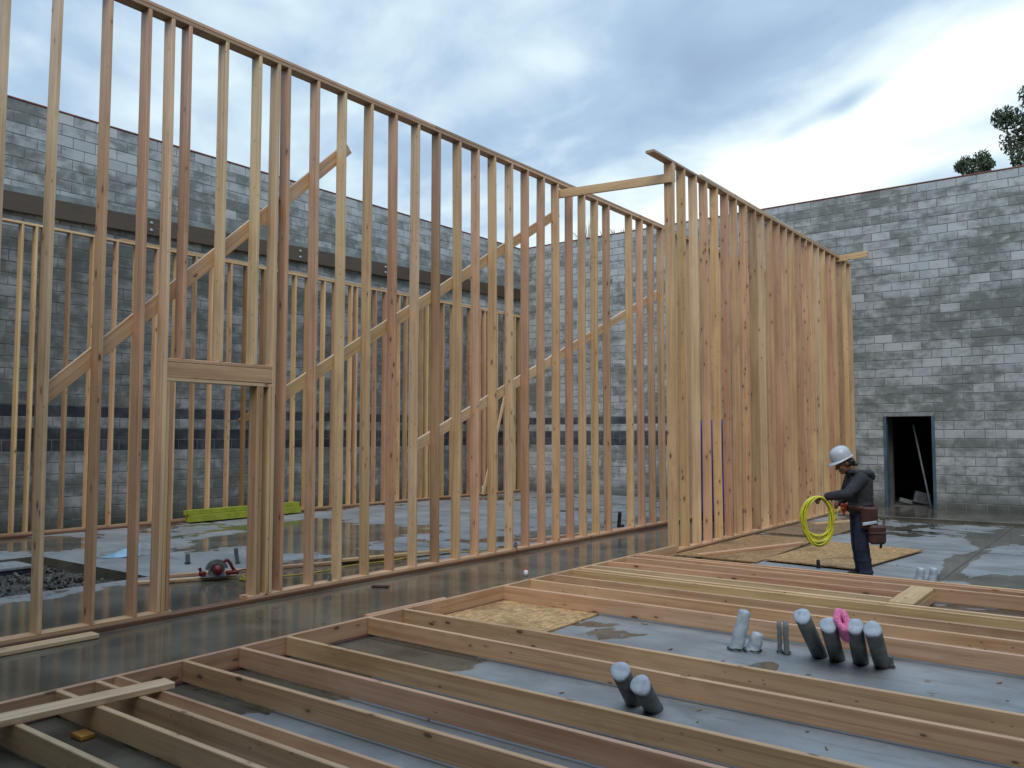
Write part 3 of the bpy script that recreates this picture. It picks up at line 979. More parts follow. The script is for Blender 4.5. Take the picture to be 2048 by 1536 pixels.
tag(board('spreader_board', (X1 - .16, 10.975, 5.56), (X2 + .01, 10.86 + .235, 5.49), 0.138, 0.038, (0, 0, 1), None, GOLD), 'pale board spanning the gap between the tops of the two tall stud walls', 'board')
tag(board('spreader_board', (X2 - .25, 19.66, 5.735), (X2 + .62, 19.63, 5.77), 0.138, 0.038, (0, 0, 1), None, (0.60, 0.42, 0.22)), 'pale board sticking out past the far end of the close stud wall at its top', 'board')

# blue plastic behind the close stud wall
bm = bmesh.new()
NB = 14
for i in range(NB + 1):
    for j in range(9):
        x = -0.30 + 0.60 * i / NB
        bm.verts.new((x, 0.05 * math.sin(i * 1.3 + j * .2) + .02 * math.sin(i * 3.1), 2.0 * j / 8))
bm.verts.ensure_lookup_table()
for i in range(NB):
    for j in range(8):
        a = i * 9 + j
        bm.faces.new([bm.verts[k] for k in (a, a + 9, a + 10, a + 1)])
tb = bm_obj('blue_tarp', bm, M_BLUE, None, (-6.77, 15.5, 0.01), True)
so = tb.modifiers.new('thickness', 'SOLIDIFY')
so.thickness = 0.006
tag(tb, 'deep blue plastic sheet glimpsed through the gaps of the close stud wall', 'tarp')

# ------------------------------------------------------------------ wall frame lying on the slab in the foreground
lf = empty('lying_wall_frame', (-3, 6, 0), 'large stud wall frame lying flat on the slab across the foreground', 'wall frame')
ZT0, ZT1 = 0.018, 0.158
ZM = (ZT0 + ZT1) / 2
XP = -5.36
XR = 0.45
lying = [(1.62, TAN), (2.09, GREYT), (2.505, GREYT), (2.745, GREYT), (3.345, TAN), (3.795, PINK), (4.215, TAN), (5.066, TAN), (5.492, TAN),
         (6.955, PINK), (7.425, TAN), (7.835, PINK), (8.250, GOLD), (8.415, PALE)]
for (y, c) in lying:
    board('stud', (XP + .0385, y - .019, ZM), (XR, y - .019 + random.uniform(-.01, .01), ZM), 0.14, 0.038, (0, 0, 1), lf, c, bow=0.006)
# the twin of the third stud has sprung away from it
board('stud', (XP + .0385, 2.84, ZM + .004), (XR, 2.90, ZM), 0.14, 0.038, (0, .25, 1), lf, PINK, bow=0.004)
for (y, c) in ((8.665, PALE), (9.045, ROSE)):
    board('stud', (XP + .0385, y - .019, ZM), (-1.982, y - .019, ZM), 0.14, 0.038, (0, 0, 1), lf, c, bow=0.004)
for (y, c) in ((9.500, PINK), (9.742, ROSE), (9.86, TAN)):
    board('stud', (XP + .0385, y - .019, ZM), (XR, y - .019, ZM), 0.14, 0.038, (0, 0, 1), lf, c, bow=0.004)
board('header', (-1.868, 8.437, ZT1 - .021), (-1.868, 9.461, ZT1 - .021), 0.222, 0.038, (1, 0, 0), lf, GOLD, bow=0)
board('header', (-1.776, 8.437, ZM - .022), (-1.776, 9.461, ZM - .022), 0.092, 0.038, (0, 0, 1), lf, GOLD, bow=0)
# left plates (two lengths lapped side by side) and the far plate
board('bottom_plate', (XP - .002 + .019, 0.6, ZM), (XP + .012, 5.60, ZM), 0.14, 0.038, (0, 0, 1), lf, ROSE, bow=0)
board('bottom_plate', (XP + .019, 5.953, ZM), (XP + .019, 10.9, ZM), 0.14, 0.038, (0, 0, 1), lf, TAN, bow=0)
board('plate_splice', (XP - .024, 5.05, ZM + .012), (XP - .014, 6.06, ZM + .008), 0.138, 0.036, (0, 0, 1), lf, PINK, bow=0)
board('plate_splice', (XP + .019, 5.603, ZM), (XP + .019, 5.950, ZM), 0.14, 0.037, (0, 0, 1), lf, ROSE, bow=0)
board('top_plate', (XR + .0195, 0.6, ZM), (XR + .0195, 9.9, ZM), 0.14, 0.038, (0, 0, 1), lf, TAN, bow=0)
for (y0, y1) in ((0.7, 3.9), (4.0, 5.55), (6.0, 9.95)):
    board('shim_strip', (XP + .022, y0, ZT0 / 2), (XP + .022, y1, ZT0 / 2), 0.050, ZT0 - .001, (1, 0, 0), lf, (.13, .06, .06), mat=M_WETWOOD, bow=0)
board('shim_strip', (-0.3, 1.3, ZT0 / 2), (-0.3, 9.95, ZT0 / 2), 0.06, ZT0 - .001, (1, 0, 0), lf, (.13, .06, .06), mat=M_WETWOOD, bow=0)

tag(board('loose_plank', (-5.02, 1.30, ZT1 + .020), (-4.85, 2.93, ZT1 + .020), 0.14, 0.038, (1, 0, 0), None, PALE, bow=0), 'loose plank laid across the lying studs at the lower left corner', 'plank')
tag(board('loose_plank', (X1 + .135, 1.2, .021), (X1 + .16, 3.62, .021), 0.14, 0.036, (1, 0, 0), None, PALE, bow=0), 'loose plank lying on wet slab along the foot of the tall open stud wall', 'plank')
tag(box('lit_stud_bit', -4.90, -4.78, 2.36, 2.44, 0.004, 0.03, M_ORANGE, None, .004), 'orange-lit bit of stud side, built as a small block under the loose plank', 'scrap')  # added block, coloured like the orange-lit side of a stud


# ------------------------------------------------------------------ strand board sheets and boards on the slab
def sheet(corners, z, th, col, label):
    c = sum((Vector((x, y, 0)) for x, y in corners), Vector()) / 4
    bm = bmesh.new()
    lo = [bm.verts.new((x - c.x, y - c.y, 0)) for x, y in corners]
    hi = [bm.verts.new((x - c.x, y - c.y, th)) for x, y in corners]
    bm.faces.new(lo[::-1])
    bm.faces.new(hi)
    for i in range(4):
        j = (i + 1) % 4
        bm.faces.new((lo[i], lo[j], hi[j], hi[i]))
    o = bm_obj('strand_board_sheet', bm, M_OSB, None, (c.x, c.y, z))
    o.color = tuple(col) + (1,)
    return tag(o, label, 'sheet of wood', 'strand board sheets on the slab')


sheet([(-5.31, 5.78), (-4.16, 5.80), (-4.19, 6.92), (-5.30, 6.93)], 0.003, .016, (0.44, 0.29, 0.14), 'square pale strand board sheet lying inside the lying wall frame')
sheet([(-5.39, 10.98), (-4.19, 10.95), (-4.30, 13.97), (-5.36, 13.96)], 0.005, .016, (0.28, 0.175, 0.085), 'strand board sheet by the close stud wall with a narrow board on it')
sheet([(-4.17, 11.18), (-2.94, 11.06), (-2.64, 13.45), (-4.06, 13.62)], 0.023, .016, (0.36, 0.235, 0.11), 'yellowish strand board sheet on the slab behind the legs of the worker')
sheet([(-5.37, 14.40), (-4.28, 14.35), (-4.25, 16.75), (-5.36, 16.8)], 0.005, .016, (0.20, 0.14, 0.085), 'dark damp strand board sheet farther back beyond the coil of hose')
tag(board('narrow_board', (-5.02, 10.92, .041), (-4.29, 13.12, .041), 0.089, 0.038, (1, 0, 0), None, PINK, bow=0), 'narrow board lying on the strand board sheet by the close stud wall', 'board')
tag(board('narrow_board', (-5.05, 16.1, .042), (-4.45, 17.4, .042), 0.10, 0.038, (1, 0, 0), None, PALE, bow=0), 'short pale board on the dark damp sheet behind the coil of hose', 'board')
tag(board('narrow_board', (-9.30, 5.05, .021), (-8.72, 6.10, .021), 0.089, 0.038, (1, .5, 0), None, PALE, bow=0), 'short pale board on the slab just in front of the red saw', 'board')
tag(board('narrow_board', (-9.42, 5.56, .021), (-8.18, 8.6, .021), 0.089, 0.038, (1, .4, 0), None, PINK, bow=0), 'long narrow board on the slab under the red saw', 'board')
tag(board('narrow_board', (-8.50, 7.55, .0605), (-8.02, 9.2, .0605), 0.089, 0.038, (1, .3, 0), None, GOLD, bow=0), 'narrow board lapped over the far end of the long board beyond the saw', 'board')
tag(board('narrow_board', (-7.95, 11.0, .021), (-7.60, 13.4, .021), 0.089, 0.038, (1, .2, 0), None, TAN, bow=0), 'narrow board on the slab behind the far part of the tall open stud wall', 'board')

# yellow-green beams in front of the low stud wall
yb = empty('lime_beam_bundle', (-14.85, 10.5, 0), 'stack of yellow-green painted beams on the slab before the low stud wall', 'beams')
for (x, z, y0, y1) in ((-14.78, .09, 9.25, 11.9), (-14.92, .09, 9.30, 11.95), (-14.86, .205, 9.22, 11.92)):
    board('beam', (x, y0, z + .005), (x - .02, y1, z + .005), 0.13, 0.13 if z < .1 else .09, (1, 0, 0), yb, mat=M_LIME, bow=0)
for (y) in (9.75, 11.3):
    box('bearer_block', -15.0, -14.70, y, y + .07, .002, .026, M_BLACK, yb)

# ------------------------------------------------------------------ pipes standing out of the slab
PIPES = [('a', (-2.067, 6.69, 0.0), (-2.016, 6.133, 0.405), 'leftmost grey pipe of the leaning row of four, ending highest'),
         ('b', (-1.934, 6.682, 0.0), (-1.851, 6.19, 0.353), 'second grey pipe of the leaning row of four, left of the pink roll'),
         ('c', (-1.764, 6.686, 0.0), (-1.673, 6.2, 0.369), 'third grey pipe of the leaning row of four, right of the pink roll'),
         ('d', (-1.611, 6.682, 0.0), (-1.548, 6.174, 0.37), 'rightmost grey pipe of the leaning row of four'),
         ('e', (-2.66, 4.829, 0.0), (-2.55, 4.45, 0.299), 'left and taller grey pipe of the nearest leaning pair'),
         ('f', (-2.504, 4.787, 0.0), (-2.393, 4.412, 0.253), 'right and lower grey pipe of the nearest leaning pair')]
for (n_, b_, t_, lab) in PIPES:
    B, T = Vector(b_), Vector(t_)
    root = empty('plastic_pipe', b_, lab, 'pipe', 'capped plastic pipes rising from the slab')
    ax = (T - B).normalized()
    bm = bmesh.new()
    cyl_pts(bm, -ax * .10, T - B - ax * .012, .057, .057, 28)
    bm_obj('pipe', bm, M_PVC, root, b_, True)
    # taped end: a slightly wrinkled disc with ragged rim and three pleats
    bm = bmesh.new()
    x = ax.orthogonal().normalized()
    y = ax.cross(x)
    ph = random.random() * 6
    rings = []
    for (rr, hh) in ((.0585, -.02), (.0600, -.002), (.0550, .004), (.036, .006), (.014, .007)):
        ring = []
        for i in range(28):
            a = 2 * math.pi * i / 28
            r_ = rr * (1 + (.045 if rr > .056 else .01) * math.sin(3 * a + ph) + random.uniform(-.012, .012))
            ring.append(bm.verts.new(x * (r_ * math.cos(a)) + y * (r_ * math.sin(a)) + ax * (hh + random.uniform(-.0015, .0015))))
        rings.append(ring)
    for q in range(len(rings) - 1):
        for i in range(28):
            bm.faces.new((rings[q][i], rings[q][(i + 1) % 28], rings[q + 1][(i + 1) % 28], rings[q + 1][i]))
    bm.faces.new(rings[-1])
    bm_obj('tape_cap', bm, M_TAPE, root, T, True)
    bm = bmesh.new()
    up = (Vector((0, 0, 1)) - ax * ax.z).normalized()
    sd = ax.cross(up)
    for off in random.sample((-.020, -.008, .006, .018, .026), random.choice((1, 2, 2, 3))):
        hl = .05 - abs(off) * .6
        tube(bm, [sd * (off + .004) - up * hl * random.uniform(.6, 1) + ax * .0075, sd * off + ax * .009, sd * (off - .004) + up * hl * random.uniform(-.1, 1) + ax * .0075], .0012, 5)
    bm_obj('tape_pleat', bm, M_TAPE2, root, T)


def stub(name, b_, t_, r, mat, lab, cat, grp, cap=None, taper=0.0):
    root = empty(name, b_, lab, cat, grp)
    B, T = Vector(b_), Vector(t_)
    pts = [(T - B) * (i / 6) + Vector((random.uniform(-.003, .003), random.uniform(-.003, .003), 0)) for i in range(7)]
    bm = bmesh.new()
    prev = None
    seg = 18
    ax = (T - B).normalized()
    x = ax.orthogonal().normalized()
    y = ax.cross(x)
    rs = []
    for i, p in enumerate([pts[0] - ax * .05] + pts + ([pts[-1] + ax * r * .35, pts[-1] + ax * r * .45] if cap else [])):
        rr = r * (1 + random.uniform(-.03, .05) - taper * i / 8)
        if cap and i == len(pts) + 1: rr = r * .75
        if cap and i == len(pts) + 2: rr = r * .35
        rs.append([bm.verts.new(p + x * (rr * math.cos(2 * math.pi * k / seg)) + y * (rr * math.sin(2 * math.pi * k / seg))) for k in range(seg)])
    for i in range(len(rs) - 1):
        for k in range(seg):
            bm.faces.new((rs[i][k], rs[i][(k + 1) % seg], rs[i + 1][(k + 1) % seg], rs[i + 1][k]))
    bm.faces.new(rs[-1])
    bm_obj('pipe', bm, mat, root, b_, True)
    # rough mortar collar / wire tie where it leaves the slab
    bm = bmesh.new()
    pts = []
    for i in range(30):
        a = i * .7
        pts.append((r * 1.12 * math.cos(a) + random.uniform(-.012, .012), r * 1.12 * math.sin(a) + random.uniform(-.012, .012), .006 + random.uniform(0, .018)))
    tube(bm, spline(pts, 2), .0028, 5)
    bm_obj('tie_wire', bm, M_DARKSTEEL, root, b_)
    return root


stub('wrapped_pipe', (-2.656, 6.473, 0), (-2.599, 6.531, 0.288), .055, M_TAPE2, 'tall pale wrapped pipe stub with loose wire at its base', 'pipe', 'pale wrapped pipe stubs', True, .12)
stub('wrapped_pipe', (-2.531, 6.50, 0), (-2.497, 6.52, 0.125), .056, M_TAPE2, 'short pale wrapped pipe stub beside the tall wrapped one', 'pipe', 'pale wrapped pipe stubs', True, .15)
stub('conduit_stub', (-2.345, 6.593, 0), (-2.342, 6.576, 0.246), .017, M_LEDGE, 'left of two thin grey conduits standing between the wrapped stubs and the row of four', 'conduit', 'thin conduit stubs')
stub('conduit_stub', (-2.289, 6.579, 0), (-2.285, 6.561, 0.256), .021, M_LEDGE, 'right and thicker of two thin grey conduits left of the row of four', 'conduit', 'thin conduit stubs')
stub('conduit_stub', (-1.55, 6.66, 0), (-1.548, 6.655, .09), .022, M_PVC, 'very short conduit stub at the base of the rightmost leaning pipe', 'conduit', 'thin conduit stubs')
stub('wrapped_pipe', (-2.168, 10.757, 0), (-2.142, 10.76, 0.140), .048, M_TAPE2, 'left pale wrapped pipe of the pair standing right of the worker', 'pipe', 'pale wrapped pipe stubs', True, .1)
stub('wrapped_pipe', (-2.033, 10.775, 0), (-2.008, 10.78, 0.150), .048, M_TAPE2, 'right pale wrapped pipe of the pair standing right of the worker', 'pipe', 'pale wrapped pipe stubs', True, .1)
stub('conduit_stub', (-10.195, 6.372, 0), (-10.19, 6.37, .13), .03, M_PVC, 'short dark conduit stub on the slab left behind the red saw', 'conduit', 'thin conduit stubs', True)
stub('conduit_stub', (-9.703, 6.797, 0), (-9.72, 6.78, .20), .026, M_PVC, 'taller dark conduit stub on the slab right behind the red saw', 'conduit', 'thin conduit stubs', True)
ab = stub('conduit_stub', (-3.411, 11.05, .004), (-3.41, 11.05, .10), .022, M_DARKSTEEL, 'small grey conduit stub at the near edge of the yellowish sheet by the worker', 'conduit', 'thin conduit stubs', True)

# bottle-like cap in the corridor
bm = bmesh.new()
cyl_pts(bm, (0, 0, 0), (0, 0, .06), .026, .026, 16)
cyl_pts(bm, (0, 0, .06), (0, 0, .075), .026, .013, 16, cap0=False)
bt = empty('small_bottle', (-6.05, 8.30, 0), 'small white bottle with a red cap standing on the wet corridor slab', 'bottle')
bm_obj('body', bm, M_PAPER, bt, (-6.05, 8.30, 0.001), True)
bm = bmesh.new()
cyl_pts(bm, (0, 0, .075), (0, 0, .092), .014, .014, 12)
bm_obj('cap', bm, M_BRIGHTRED, bt, (-6.05, 8.30, 0.001))

# pink insulation roll wedged between two pipes
bm = bmesh.new()
B = Vector((-1.768, 6.258, .362))
axr = Vector((.10, -.50, .34)).normalized()
e1 = Vector((camR.x, camR.y, 0)) * .98 + Vector((0, 0, .12))
e1 = (e1 - axr * e1.dot(axr)).normalized()
e2 = axr.cross(e1)
rings = []
for (h, k) in ((-.14, .92), (-.10, 1.0), (.0, 1.02), (.05, 1.0), (.07, .93)):
    ring = []
    for i in range(26):
        a = 2 * math.pi * i / 26
        ring.append(bm.verts.new(axr * h + e1 * (.052 * k * math.cos(a) * (1 + .06 * math.sin(3 * a))) + e2 * (.094 * k * math.sin(a)) + Vector([random.uniform(-.002, .002) for _ in range(3)])))
    rings.append(ring)
inner = []
for (h, k) in ((.075, .42), (.055, .15), (-.06, .12)):
    ring = []
    for i in range(26):
        a = 2 * math.pi * i / 26
        ring.append(bm.verts.new(axr * h + e1 * (.048 * k * math.cos(a) * .8) + e2 * (.092 * min(1, k * 1.5) * math.sin(a)) + Vector([random.uniform(-.002, .002) for _ in range(3)])))
    inner.append(ring)
rings += inner
for q in range(len(rings) - 1):
    for i in range(26):
        bm.faces.new((rings[q][i], rings[q][(i + 1) % 26], rings[q + 1][(i + 1) % 26], rings[q + 1][i]))
tag(bm_obj('insulation_roll', bm, M_PINK, None, B, True), 'small roll of pink insulation wedged between the leaning grey pipes', 'insulation')

# ------------------------------------------------------------------ circular saw on the boards
sw = empty('circular_saw', (-8.86, 5.86, .045), 'red circular saw with grey blade guard resting on boards inside the left room', 'saw')
sd_ = Vector((.45, .89, 0)).normalized()     # length of the saw
sn = Vector((sd_.y, -sd_.x, 0))
SM = Matrix((sd_, sn, Vector((0, 0, 1)))).transposed().to_4x4()
SL = (-8.80, 5.88, .045)


def saw_part(name, fn, mat, smooth=False):
    bm = bmesh.new()
    fn(bm)
    bmesh.ops.transform(bm, matrix=SM, verts=bm.verts)
    return bm_obj(name, bm, mat, sw, SL, smooth)


def half_disc(bm, r, t0, t1, a0, a1, seg=16, inner=0.0):
    v = []
    for t_ in (t0, t1):
        row = []
        for i in range(seg + 1):
            a = a0 + (a1 - a0) * i / seg
            row.append(bm.verts.new((r * math.cos(a), t_, .075 + r * math.sin(a))))
        if inner:
            for i in range(seg, -1, -1):
                a = a0 + (a1 - a0) * i / seg
                row.append(bm.verts.new((inner * math.cos(a), t_, .075 + inner * math.sin(a))))
        v.append(row)
    n = len(v[0])
    bm.faces.new(v[0])
    bm.faces.new(v[1][::-1])
    for i in range(n):
        j = (i + 1) % n
        bm.faces.new((v[0][i], v[1][i], v[1][j], v[0][j]))


saw_part('shoe', lambda b: bm_box(b, -.17, .15, -.06, .09, .004, .009), M_STEEL)
saw_part('blade_guard', lambda b: half_disc(b, .125, -.03, .045, R(10), R(175), 18, .075), M_STEEL, False)
saw_part('blade', lambda b: half_disc(b, .092, .005, .009, 0, R(359), 24), M_STEEL)
saw_part('lower_guard', lambda b: half_disc(b, .105, .012, .030, R(190), R(330), 14, .05), M_STEEL)
saw_part('motor', lambda b: cyl_pts(b, (0, .047, .09), (0, .17, .09), .055, .050, 18), M_RED, True)
saw_part('hub', lambda b: cyl_pts(b, (0, .046, .08), (0, -.040, .08), .046, .040, 18), M_RED, False)
saw_part('handle', lambda b: tube(b, spline([(.075, .03, .165), (.11, .03, .185), (.145, .03, .15), (.17, .03, .10), (.20, .03, .05)], 5), .019, 10), M_RED, True)
saw_part('gear_case', lambda b: bm_box(b, .10, .25, -.01, .06, .012, .06, .012), M_RED)
saw_part('front_knob', lambda b: (bm_box(b, -.20, -.12, 0, .05, .012, .07, .012), cyl_pts(b, (-.18, .02, .07), (-.19, .02, .11), .014, .02, 10)), M_RED)
saw_part('cord_tail', lambda b: tube(b, spline([(.25, .02, .05), (.32, .02, .06), (.40, .05, .05), (.47, .04, .006)], 5), .008, 8), M_BLACK, True)

bm = bmesh.new()
pts = [(-8.42, 6.30, .01)]
for i in range(24):
    a = i * .9
    pts.append((-8.50 + .14 * math.cos(a) + .02 * math.sin(i * 2.2), 6.16 + .12 * math.sin(a) + .03 * math.cos(i * 1.7), .008 + .002 * i))
pts += [(-8.38, 6.5, .01), (-8.30, 6.75, .008), (-8.26, 7.1, .008), (-8.33, 7.6, .008), (-8.22, 8.2, .008), (-8.2, 8.8, .008), (-7.98, 9.4, .008), (-7.7, 10.2, .008), (-7.62, 10.9, .008)]
tube(bm, spline(pts, 4), .0075, 6)
tag(bm_obj('extension_cord', bm, M_CORD, None, (0, 0, 0), True), 'yellow extension cord coiled by the saw and running along the stud wall', 'cord')

# crumpled blue film, small dark boot-like scrap, white tub
bm = bmesh.new()
for i in range(9):
    for j in range(7):
        u_, v_ = i / 8 - .5, j / 6 - .5
        bm.verts.new((u_ * .5, v_ * .22, max(0.004, .20 * math.exp(-((v_ - .08) * 4) ** 2) * (u_ + .45) + random.uniform(-.01, .012))))
bm.verts.ensure_lookup_table()
for i in range(8):
    for j in range(6):
        a = i * 7 + j
        bm.faces.new([bm.verts[k] for k in (a, a + 7, a + 8, a + 1)])
fo = bm_obj('plastic_film', bm, M_LIGHTBLUE, None, (-11.55, 6.18, .003), True)
fo.rotation_euler = (0, 0, R(62))
so = fo.modifiers.new('thickness', 'SOLIDIFY')
so.thickness = .004
tag(fo, 'crumpled pale blue plastic film on the slab beside the gravel pit', 'plastic film')
bm = bmesh.new()
cyl_pts(bm, (0, 0, 0), (0, 0, .10), .055, .06, 14)
cyl_pts(bm, (0, 0, .10), (0, 0, .19), .062, .062, 14)
tag(bm_obj('paint_tub', bm, M_PAPER, None, (XFU - .05, 18.66, .08)), 'small white tub on the plate of the low stud wall near the back corner', 'tub')
bm = bmesh.new()
tube(bm, spline([(-.02, .20, .02), (0, .02, .03), (.02, 0, .12), (.05, -.03, .30)], 5), .035, 8)
tag(bm_obj('rubber_boot', bm, M_BLACK, None, (-7.72, 13.45, 0.012), True), 'black rubbery scrap standing behind the far studs of the tall open wall', 'scrap')
for (x, y, s, lab) in ((-10.45, 15.8, .16, 'dark flat scrap on the far slab seen between the studs, nearer the back corner'), (-6.9, 6.7, .10, 'splinter of wood lying in the wet corridor beside the tall open wall')):
    bm = bmesh.new()
    bm_box(bm, -s, s, -.03, .03, 0, .02, .004, Matrix.Rotation(.5, 4, 'Z'))
    tag(bm_obj('floor_scrap', bm, M_BLACK if x < -8 else M_LEATHER, None, (x, y, .004)), lab, 'scrap')


# chips and slivers of wood left on the slab
bm = bmesh.new()
for k in range(260):
    zone = random.random()
    if zone < .45: x, y = random.uniform(-5.2, 0), random.uniform(2.2, 9.6)
    elif zone < .65: x, y = random.uniform(-7.2, -5.5), random.uniform(3, 14)
    elif zone < .85: x, y = random.uniform(-12, -7.6), random.uniform(5.8, 15)
    else: x, y = random.uniform(-4, 0), random.uniform(10.2, 17)
    l_, w_ = random.uniform(.006, .03), random.uniform(.003, .007)
    bm_box(bm, -l_, l_, -w_, w_, 0, random.uniform(.002, .006), 0, Matrix.Translation((x, y, .004)) @ Matrix.Rotation(random.uniform(0, 3.2), 4, 'Z'))
tag(bm_obj('wood_chips', bm, M_CHIP), kind='stuff')


# ------------------------------------------------------------------ trees behind the far wall
def branch_tree(name, base, h, spread, label, n_leaf, leaf, clumps, cat='tree', twigs=0):
    root = empty(name, base, label, cat)
    rd = random.Random(hash(label) % 1000 if False else len(label) * 7 + n_leaf)
    bm = bmesh.new()
    pts = spline([(0, 0, -.9), (.1, .05, h * .25), (-.1, .1, h * .5), (.1, 0, h * .72)], 5)
    for i in range(len(pts) - 1):
        cyl_pts(bm, pts[i], pts[i + 1], .22 * (1 - .6 * i / len(pts)), .22 * (1 - .6 * (i + 1) / len(pts)), 8, False, False)
    for (cx, cy, cz, cr) in clumps:
        a = pts[int(len(pts) * rd.uniform(.55, .95))]
        mid = (a + Vector((cx, cy, cz))) / 2 + Vector((0, 0, .3))
        b_ = spline([a, mid, (cx, cy, cz)], 3)
        for i in range(len(b_) - 1):
            cyl_pts(bm, b_[i], b_[i + 1], .075 * (1 - .8 * i / len(b_)), .075 * (1 - .8 * (i + 1) / len(b_)), 6, False, False)
    for k in range(twigs):
        (cx, cy, cz, cr) = rd.choice(clumps)
        p = Vector((cx, cy, cz))
        d = Vector((rd.uniform(-1, 1), rd.uniform(-1, 1), rd.uniform(.2, 1.3))).normalized()
        q = p + d * cr * rd.uniform(.6, 1.5)
        cyl_pts(bm, p, q, .016, .005, 4, False, False)
        q2 = (p + q) / 2
        cyl_pts(bm, q2, q2 + (d + Vector((rd.uniform(-.8, .8), rd.uniform(-.8, .8), rd.uniform(0, .6)))).normalized() * cr * .5, .010, .004, 4, False, False)
    bm_obj('trunk', bm, M_BARK, root, base)
    if n_leaf:
        V, F = [], []
        for k in range(n_leaf):
            (cx, cy, cz, cr) = rd.choice(clumps)
            d = Vector((rd.gauss(0, 1), rd.gauss(0, 1), rd.gauss(0, .8)))
            d = d.normalized() * cr * (rd.random() ** .45)
            p = Vector((cx, cy, cz)) + d
            e = Euler((rd.uniform(0, 6.3), rd.uniform(0, 6.3), rd.uniform(0, 6.3))).to_matrix()
            l_, w_ = leaf * rd.uniform(.7, 1.3), leaf * .45 * rd.uniform(.7, 1.2)
            i0 = len(V)
            for q in ((-l_, 0, 0), (0, -w_, .02), (l_, 0, 0), (0, w_, .02)):
                V.append(tuple(p + e @ Vector(q)))
            F.append((i0, i0 + 1, i0 + 2, i0 + 3))
        me_ = bpy.data.meshes.new('crown')
        me_.from_pydata(V, [], F)
        o = mesh_obj('crown', me_, M_LEAF, root, base)
        tag(o, kind='stuff')
    return root


big = [(-.75, 0, 12.35, .42), (-.45, .3, 11.6, .55), (-.1, .2, 12.2, .6), (.15, -.2, 12.9, .5), (.35, .2, 11.7, .7), (-.15, 0, 10.9, .55), (.3, -.3, 10.6, .8), (-.25, .2, 10.1, .6), (.5, .1, 12.7, .6), (.9, 0, 11.5, .9), (1.0, .2, 13.1, .8), (1.3, .4, 12.2, .9), (.45, .1, 9.6, .8), (1.2, .1, 10.2, .9), (.55, .1, 14.2, .35), (1.4, 0, 14.3, .8), (2.0, .2, 11.5, .9)]
branch_tree('leafy_tree', (-2.62, 32, 0), 13, 3, 'tall dark leafy tree rising behind the far wall at the right edge', 8000, .075, big)
small = [(-.18, 0, 11.0, .32), (.30, .1, 11.15, .30), (.05, 0, 10.75, .38), (-.35, .1, 11.0, .22), (.48, -.1, 10.85, .24), (.1, 0, 10.4, .42), (.15, 0, 9.8, .5)]
branch_tree('leafy_tree', (-4.40, 32, 0), 11.4, 1, 'small leafy treetop peeping over the far wall left of the tall tree', 1900, .065, small)
bare = [(-.6, 0, 10.2, .9), (.3, .1, 10.1, .8), (1.2, 0, 10.0, .8), (-1.4, 0, 9.8, .7)]
branch_tree('bare_tree', (-19.2, 32, 0), 10.6, 2, 'bare twiggy treetop just showing over the back wall between studs', 0, .1, bare, 'tree', 90)


# ------------------------------------------------------------------ the worker
def add_capsule(bm, p0, r0, p1, r1, seg=12):
    p0, p1 = Vector(p0), Vector(p1)
    z = p1 - p0
    L = z.length
    z = z / L if L > 1e-6 else Vector((0, 0, 1))
    x = z.orthogonal().normalized()
    y = z.cross(x)
    prof = []
    for i in range(1, 5):
        a = -math.pi / 2 + i * math.pi / 8
        prof.append((p0 + z * (r0 * math.sin(a)), r0 * math.cos(a)))
    for i in range(0, 4):
        a = i * math.pi / 8
        prof.append((p1 + z * (r1 * math.sin(a)), r1 * math.cos(a)))
    rs = [[bm.verts.new(p + x * (r * math.cos(2 * math.pi * k / seg)) + y * (r * math.sin(2 * math.pi * k / seg))) for k in range(seg)] for p, r in prof]
    for i in range(len(rs) - 1):
        for k in range(seg):
            bm.faces.new((rs[i][k], rs[i][(k + 1) % seg], rs[i + 1][(k + 1) % seg], rs[i + 1][k]))
    a = bm.verts.new(p0 - z * r0)
    b = bm.verts.new(p1 + z * r1)
    for k in range(seg):
        bm.faces.new((rs[0][(k + 1) % seg], rs[0][k], a))
        bm.faces.new((rs[-1][k], rs[-1][(k + 1) % seg], b))


def add_ell(bm, c, r, rot=(0, 0, 0)):
    M_ = Matrix.Translation(c) @ Euler(rot).to_matrix().to_4x4() @ Matrix.Diagonal((r[0], r[1], r[2], 1))
    bmesh.ops.create_uvsphere(bm, u_segments=16, v_segments=10, radius=1, matrix=M_)


def fused(name, fn, mat, voxel, parent, M_, loc, smooth_it=3, fac=.5):
    """one continuous skin over overlapping volumes"""
    bm = bmesh.new()
    fn(bm)
    bmesh.ops.recalc_face_normals(bm, faces=bm.faces)
    me_ = bpy.data.meshes.new(name)
    bm.to_mesh(me_)
    bm.free()
    tmp = bpy.data.objects.new('tmp', me_)
    COL.objects.link(tmp)
    rmod = tmp.modifiers.new('r', 'REMESH')
    rmod.mode = 'VOXEL'
    rmod.voxel_size = voxel
    smod = tmp.modifiers.new('s', 'SMOOTH')
    smod.iterations = smooth_it
    smod.factor = fac
    dg = bpy.context.evaluated_depsgraph_get()
    out = bpy.data.meshes.new_from_object(tmp.evaluated_get(dg))
    bpy.data.objects.remove(tmp)
    out.name = name
    out.materials.clear()
    out.transform(M_)
    return mesh_obj(name, out, mat, parent, loc, True)


